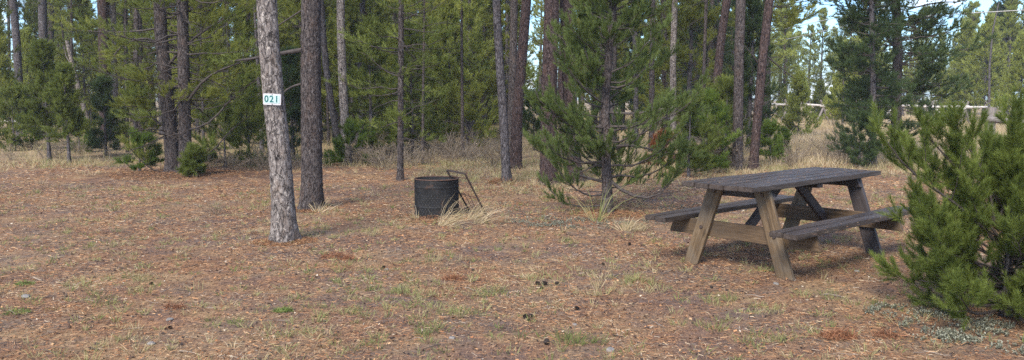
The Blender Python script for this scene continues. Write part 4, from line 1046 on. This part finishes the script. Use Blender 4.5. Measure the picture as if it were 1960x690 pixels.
for i, p in enumerate(fp):
    g0 = float(gh(p[0], p[1]))
    for s_ in (-1, 1):
        tube_obj('crossed_post', [(p[0] + s_ * .55, p[1] + s_ * .35, g0 - .1), (p[0] - s_ * .22, p[1] - s_ * .14, p[2] + .28)], .07, .055, GREYW, FN, org)
    if i < len(fp) - 1:
        q_ = fp[i + 1]; dz = random.uniform(-.04, .04)
        tube_obj('rail', [(p[0] - .2, p[1], p[2] + dz), ((p[0] + q_[0]) / 2, (p[1] + q_[1]) / 2, (p[2] + q_[2]) / 2 + random.uniform(-.02, .02)), (q_[0] + .2, q_[1], q_[2] - dz)], .072, .058, PALE, FN, org)
        if i >= 4:
            tube_obj('brace_pole', [(p[0] + .1, p[1] - .05, p[2] + .05), (p[0] + (1.3 if i % 2 else -1.3), p[1] - .3, g0)], .055, .045, PALE, FN, org)
PX = at_y(1897, 206, 14.0)
NF = empty('corner_fence', (PX[0], 14.0, 0)); tag(NF, 'thick grey wooden fence post with one round rail behind the foreground bush', 'fence')
tube_obj('post', [(0, 0, -.1), (0, 0, .6), (.005, 0, PX[2])], .085, .08, GREYW, NF, sides=14)
tube_obj('post', [(1.9, .3, -.1), (1.9, .3, .6), (1.9, .3, PX[2])], .085, .08, GREYW, NF, sides=14)
r0_ = at_y(1884, 228, 13.9) - np.array([PX[0], 14, 0]); 
tube_obj('rail', [r0_, r0_ + (1., .12, -.09), r0_ + (2.2, .3, -.12)], .05, .042, GREYW, NF, sides=12)

WIRE = mat_simple('wire', (.45, .43, .40), (.6, .58, .55), 5, .5)
for lst, lb in (([(1400, 103, 78), (1486, 80, 60), (1657, 42, 40), (1814, 28, 33), (1990, 18, 29)], 'long pale overhead wire crossing the sky, the lower and nearer one'),
                ([(1400, 86, 80), (1483, 60, 62), (1560, 43, 50), (1660, 22, 42), (1760, 6, 37), (1840, -6, 34)], 'pale overhead wire crossing the sky, the upper and shorter one')):
    pts = [at_y(a_, b_, c_) for a_, b_, c_ in lst]
    o = tube_obj('overhead_wire', pts, .022, .016, WIRE, None, sides=6); tag(o, lb, 'wire')

# ------------------------------------------------------------------ small things on the ground
def cone_mesh():
    bm = bmesh.new(); Lc = .05
    bmesh.ops.create_icosphere(bm, subdivisions=2, radius=1, matrix=Matrix.Diagonal((.012, .012, Lc / 2, 1)))
    n_ = 46
    for i in range(n_):
        f_ = (i + .5) / n_; a_ = i * 2.399; z_ = (f_ - .5) * Lc; r_ = .012 * math.sqrt(max(.05, 1 - (2 * f_ - 1) ** 2)); ro = r_ + .010 * (1 - .4 * f_)
        ca, sa = math.cos(a_), math.sin(a_); tx, ty = -sa * .0055, ca * .0055
        vs = [bm.verts.new((ca * r_ * .6 + tx * .7, sa * r_ * .6 + ty * .7, z_ - .002)), bm.verts.new((ca * r_ * .6 - tx * .7, sa * r_ * .6 - ty * .7, z_ - .002)), bm.verts.new((ca * ro - tx, sa * ro - ty, z_ + .006)), bm.verts.new((ca * (ro + .002), sa * (ro + .002), z_ + .009)), bm.verts.new((ca * ro + tx, sa * ro + ty, z_ + .006))]
        bm.faces.new(vs)
        vb = [bm.verts.new(v.co + Vector((0, 0, -.002))) for v in vs]; bm.faces.new(vb[::-1])
        for k in range(5): bm.faces.new((vs[k], vs[(k + 1) % 5], vb[(k + 1) % 5], vb[k]))
    me_ = bpy.data.meshes.new('pine_cone'); bm.to_mesh(me_); bm.free(); me_.materials.append(mat_simple('cone_dark', (.010, .008, .008), (.04, .028, .022), 60, .8)); return me_
CM = cone_mesh()
def cones(lst, label, group):
    for px, py, s in lst:
        p = ground(px, py); o = link('pine_cone', CM); o.location = (p[0], p[1], float(gh(p[0], p[1])) + .014 * s); o.rotation_euler = (PI / 2 + random.uniform(-.3, .3), 0, random.random() * 6); s *= .66; o.scale = (s, s, s); tag(o, label, 'pine cone', group)
cones([(1030, 541, 1.1), (1042, 541, 1.3), (1066, 540, 1.1), (1036, 548, .8)], 'dark pine cone in the upper cluster on the bare patch, below the centre pine', 'upper cluster of dark pine cones')
cones([(1006, 606, 1.1), (1015, 604, .9), (1012, 612, .7)], 'dark pine cone of the small cluster left of the lone one', 'left cluster of dark pine cones')
cones([(1104, 588, 1.0)], 'single dark pine cone right of the upper cone cluster', None)
cones([(1046, 658, 1.25)], 'lone dark pine cone nearest the bottom of the picture', None)
cones([(325, 630, .7), (318, 632, .55)], 'dark pine cone on the litter toward the lower left', 'lower left pine cones')
cones([(1362, 552, .8), (1205, 470, 1.), (1155, 505, .8), (735, 517, .9), (905, 517, .8), (290, 548, .8)], 'small dark pine cone lying singly on the needle litter', 'single pine cones on the litter')

def clump(label, px, py, r, mat, cnt=260, name='needle_clump', ln=.06, cat='needle clump', w_=.003):
    p = ground(px, py); A = Acc(); aa = rng.random(cnt) * 2 * PI; rr = r * np.sqrt(rng.random(cnt)); base = np.stack([np.cos(aa) * rr * 1.5, np.sin(aa) * rr, rng.random(cnt) * r * .5 * (1 - (rr / r) ** 2)], 1)
    d = unit(rng.normal(size=(cnt, 3)) * np.array([1, 1, .5]) + np.array([0, 0, .35]))
    blades(base, d, ln * rng.uniform(.5, 1.2, cnt), np.full(cnt, w_), rng.normal(0, .2, (cnt, 3)), rng.random(cnt), A)
    o = link(name, A.mesh(name), mat); o.location = (p[0], p[1], float(gh(p[0], p[1])) + .002); tag(o, label, cat)
RD = mat_tone('rust_needles', [(0, (.07, .028, .016)), (.5, (.19, .075, .036)), (1, (.34, .17, .09))])
clump('bright rust brown clump of dead needles near the lower right', 1603, 648, .075, RD, 520)
clump('flat rust clump of dead needles right of the largest one', 1700, 648, .06, RD, 200)
clump('flattened reddish dead needle patch in front of the numbered pine', 640, 497, .085, RD, 320)
clump('small reddish dead needle clump right of the flattened patch', 666, 500, .05, RD, 160)
clump('reddish dead needle clump below the leaning iron frame', 868, 535, .065, RD, 260)
clump('orange dead needle clump on the left side of the litter', 335, 592, .05, RD, 150)
clump('rusty needle heap at the foot of the slim grey trunk', 958, 352, .16, RD, 300, ln=.12, w_=.006)
GM = mat_tone('moss_green', [(0, (.05, .085, .015)), (.5, (.11, .145, .035)), (1, (.19, .24, .07))])
clump('small bright green moss clump left of the picture centre', 542, 597, .045, GM, 340, 'moss_clump', .035, 'moss')
clump('small bright green moss clump near the left edge', 47, 549, .05, GM, 240, 'moss_clump', .035, 'moss')
clump('dull green moss clump low at the left edge', 35, 606, .06, GM, 200, 'moss_clump', .035, 'moss')

# stones and pale chips
def stones(lst, label, group, mat):
    for px, py, s in lst:
        bm = bmesh.new(); bmesh.ops.create_icosphere(bm, subdivisions=2, radius=s)
        for v in bm.verts: v.co = Vector((v.co.x * 1.3, v.co.y, v.co.z * .6)) * random.uniform(.82, 1.12)
        me_ = bpy.data.meshes.new('stone'); bm.to_mesh(me_); bm.free(); me_.materials.append(mat)
        p = ground(px, py); o = link('stone', me_); o.location = (p[0], p[1], float(gh(p[0], p[1])) + s * .2); o.rotation_euler = (0, 0, random.random() * 6); tag(o, label, 'stone', group)
ST = mat_simple('stone_grey', (.10, .09, .085), (.24, .22, .20), 30, .9)
stones([(50, 575, .03), (290, 660, .022), (325, 614, .02), (560, 455, .018)], 'small grey stone on the litter in the left half', 'small stones in the left half', ST)
stones([(1168, 668, .026), (1230, 478, .016), (1485, 545, .02), (1640, 520, .018), (865, 648, .018), (740, 520, .018), (1100, 618, .016)], 'small grey stone on the litter in the right half', 'small stones in the right half', ST)

# fallen logs in the left woods and a stump
LG = tube_obj('fallen_log', [ground(-40, 232) + (0, 0, .12), ground(5, 236) + (0, 0, .1), ground(46, 238) + (0, 0, .1)], .10, .08, PALE, None, sides=12); tag(LG, 'bleached fallen log lying across the ground at the far left edge', 'log')
LG = tube_obj('fallen_log', [ground(318, 262) + (0, 0, .10), ground(350, 259) + (0, 0, .1), ground(400, 256) + (0, 0, .1)], .09, .07, M['bark_brown'], None, sides=12); tag(LG, 'dark fallen log on the forest floor behind the twin trunk pine', 'log')

# ------------------------------------------------------------------ air
hm = NT('haze'); hv = hm.n('ShaderNodeVolumePrincipled'); hv.inputs['Color'].default_value = (.88, .93, 1, 1); hv.inputs['Density'].default_value = .0009; hv.inputs['Anisotropy'].default_value = .2
hm.l(hv.outputs[0], hm.out.inputs['Volume'])
bm = bmesh.new(); bmesh.ops.create_cube(bm, size=1); hme = bpy.data.meshes.new('haze'); bm.to_mesh(hme); bm.free()
o = link('haze', hme, hm.m); o.scale = (660, 690, 22); o.location = (0, 275, 9.5); tag(o, kind='stuff')
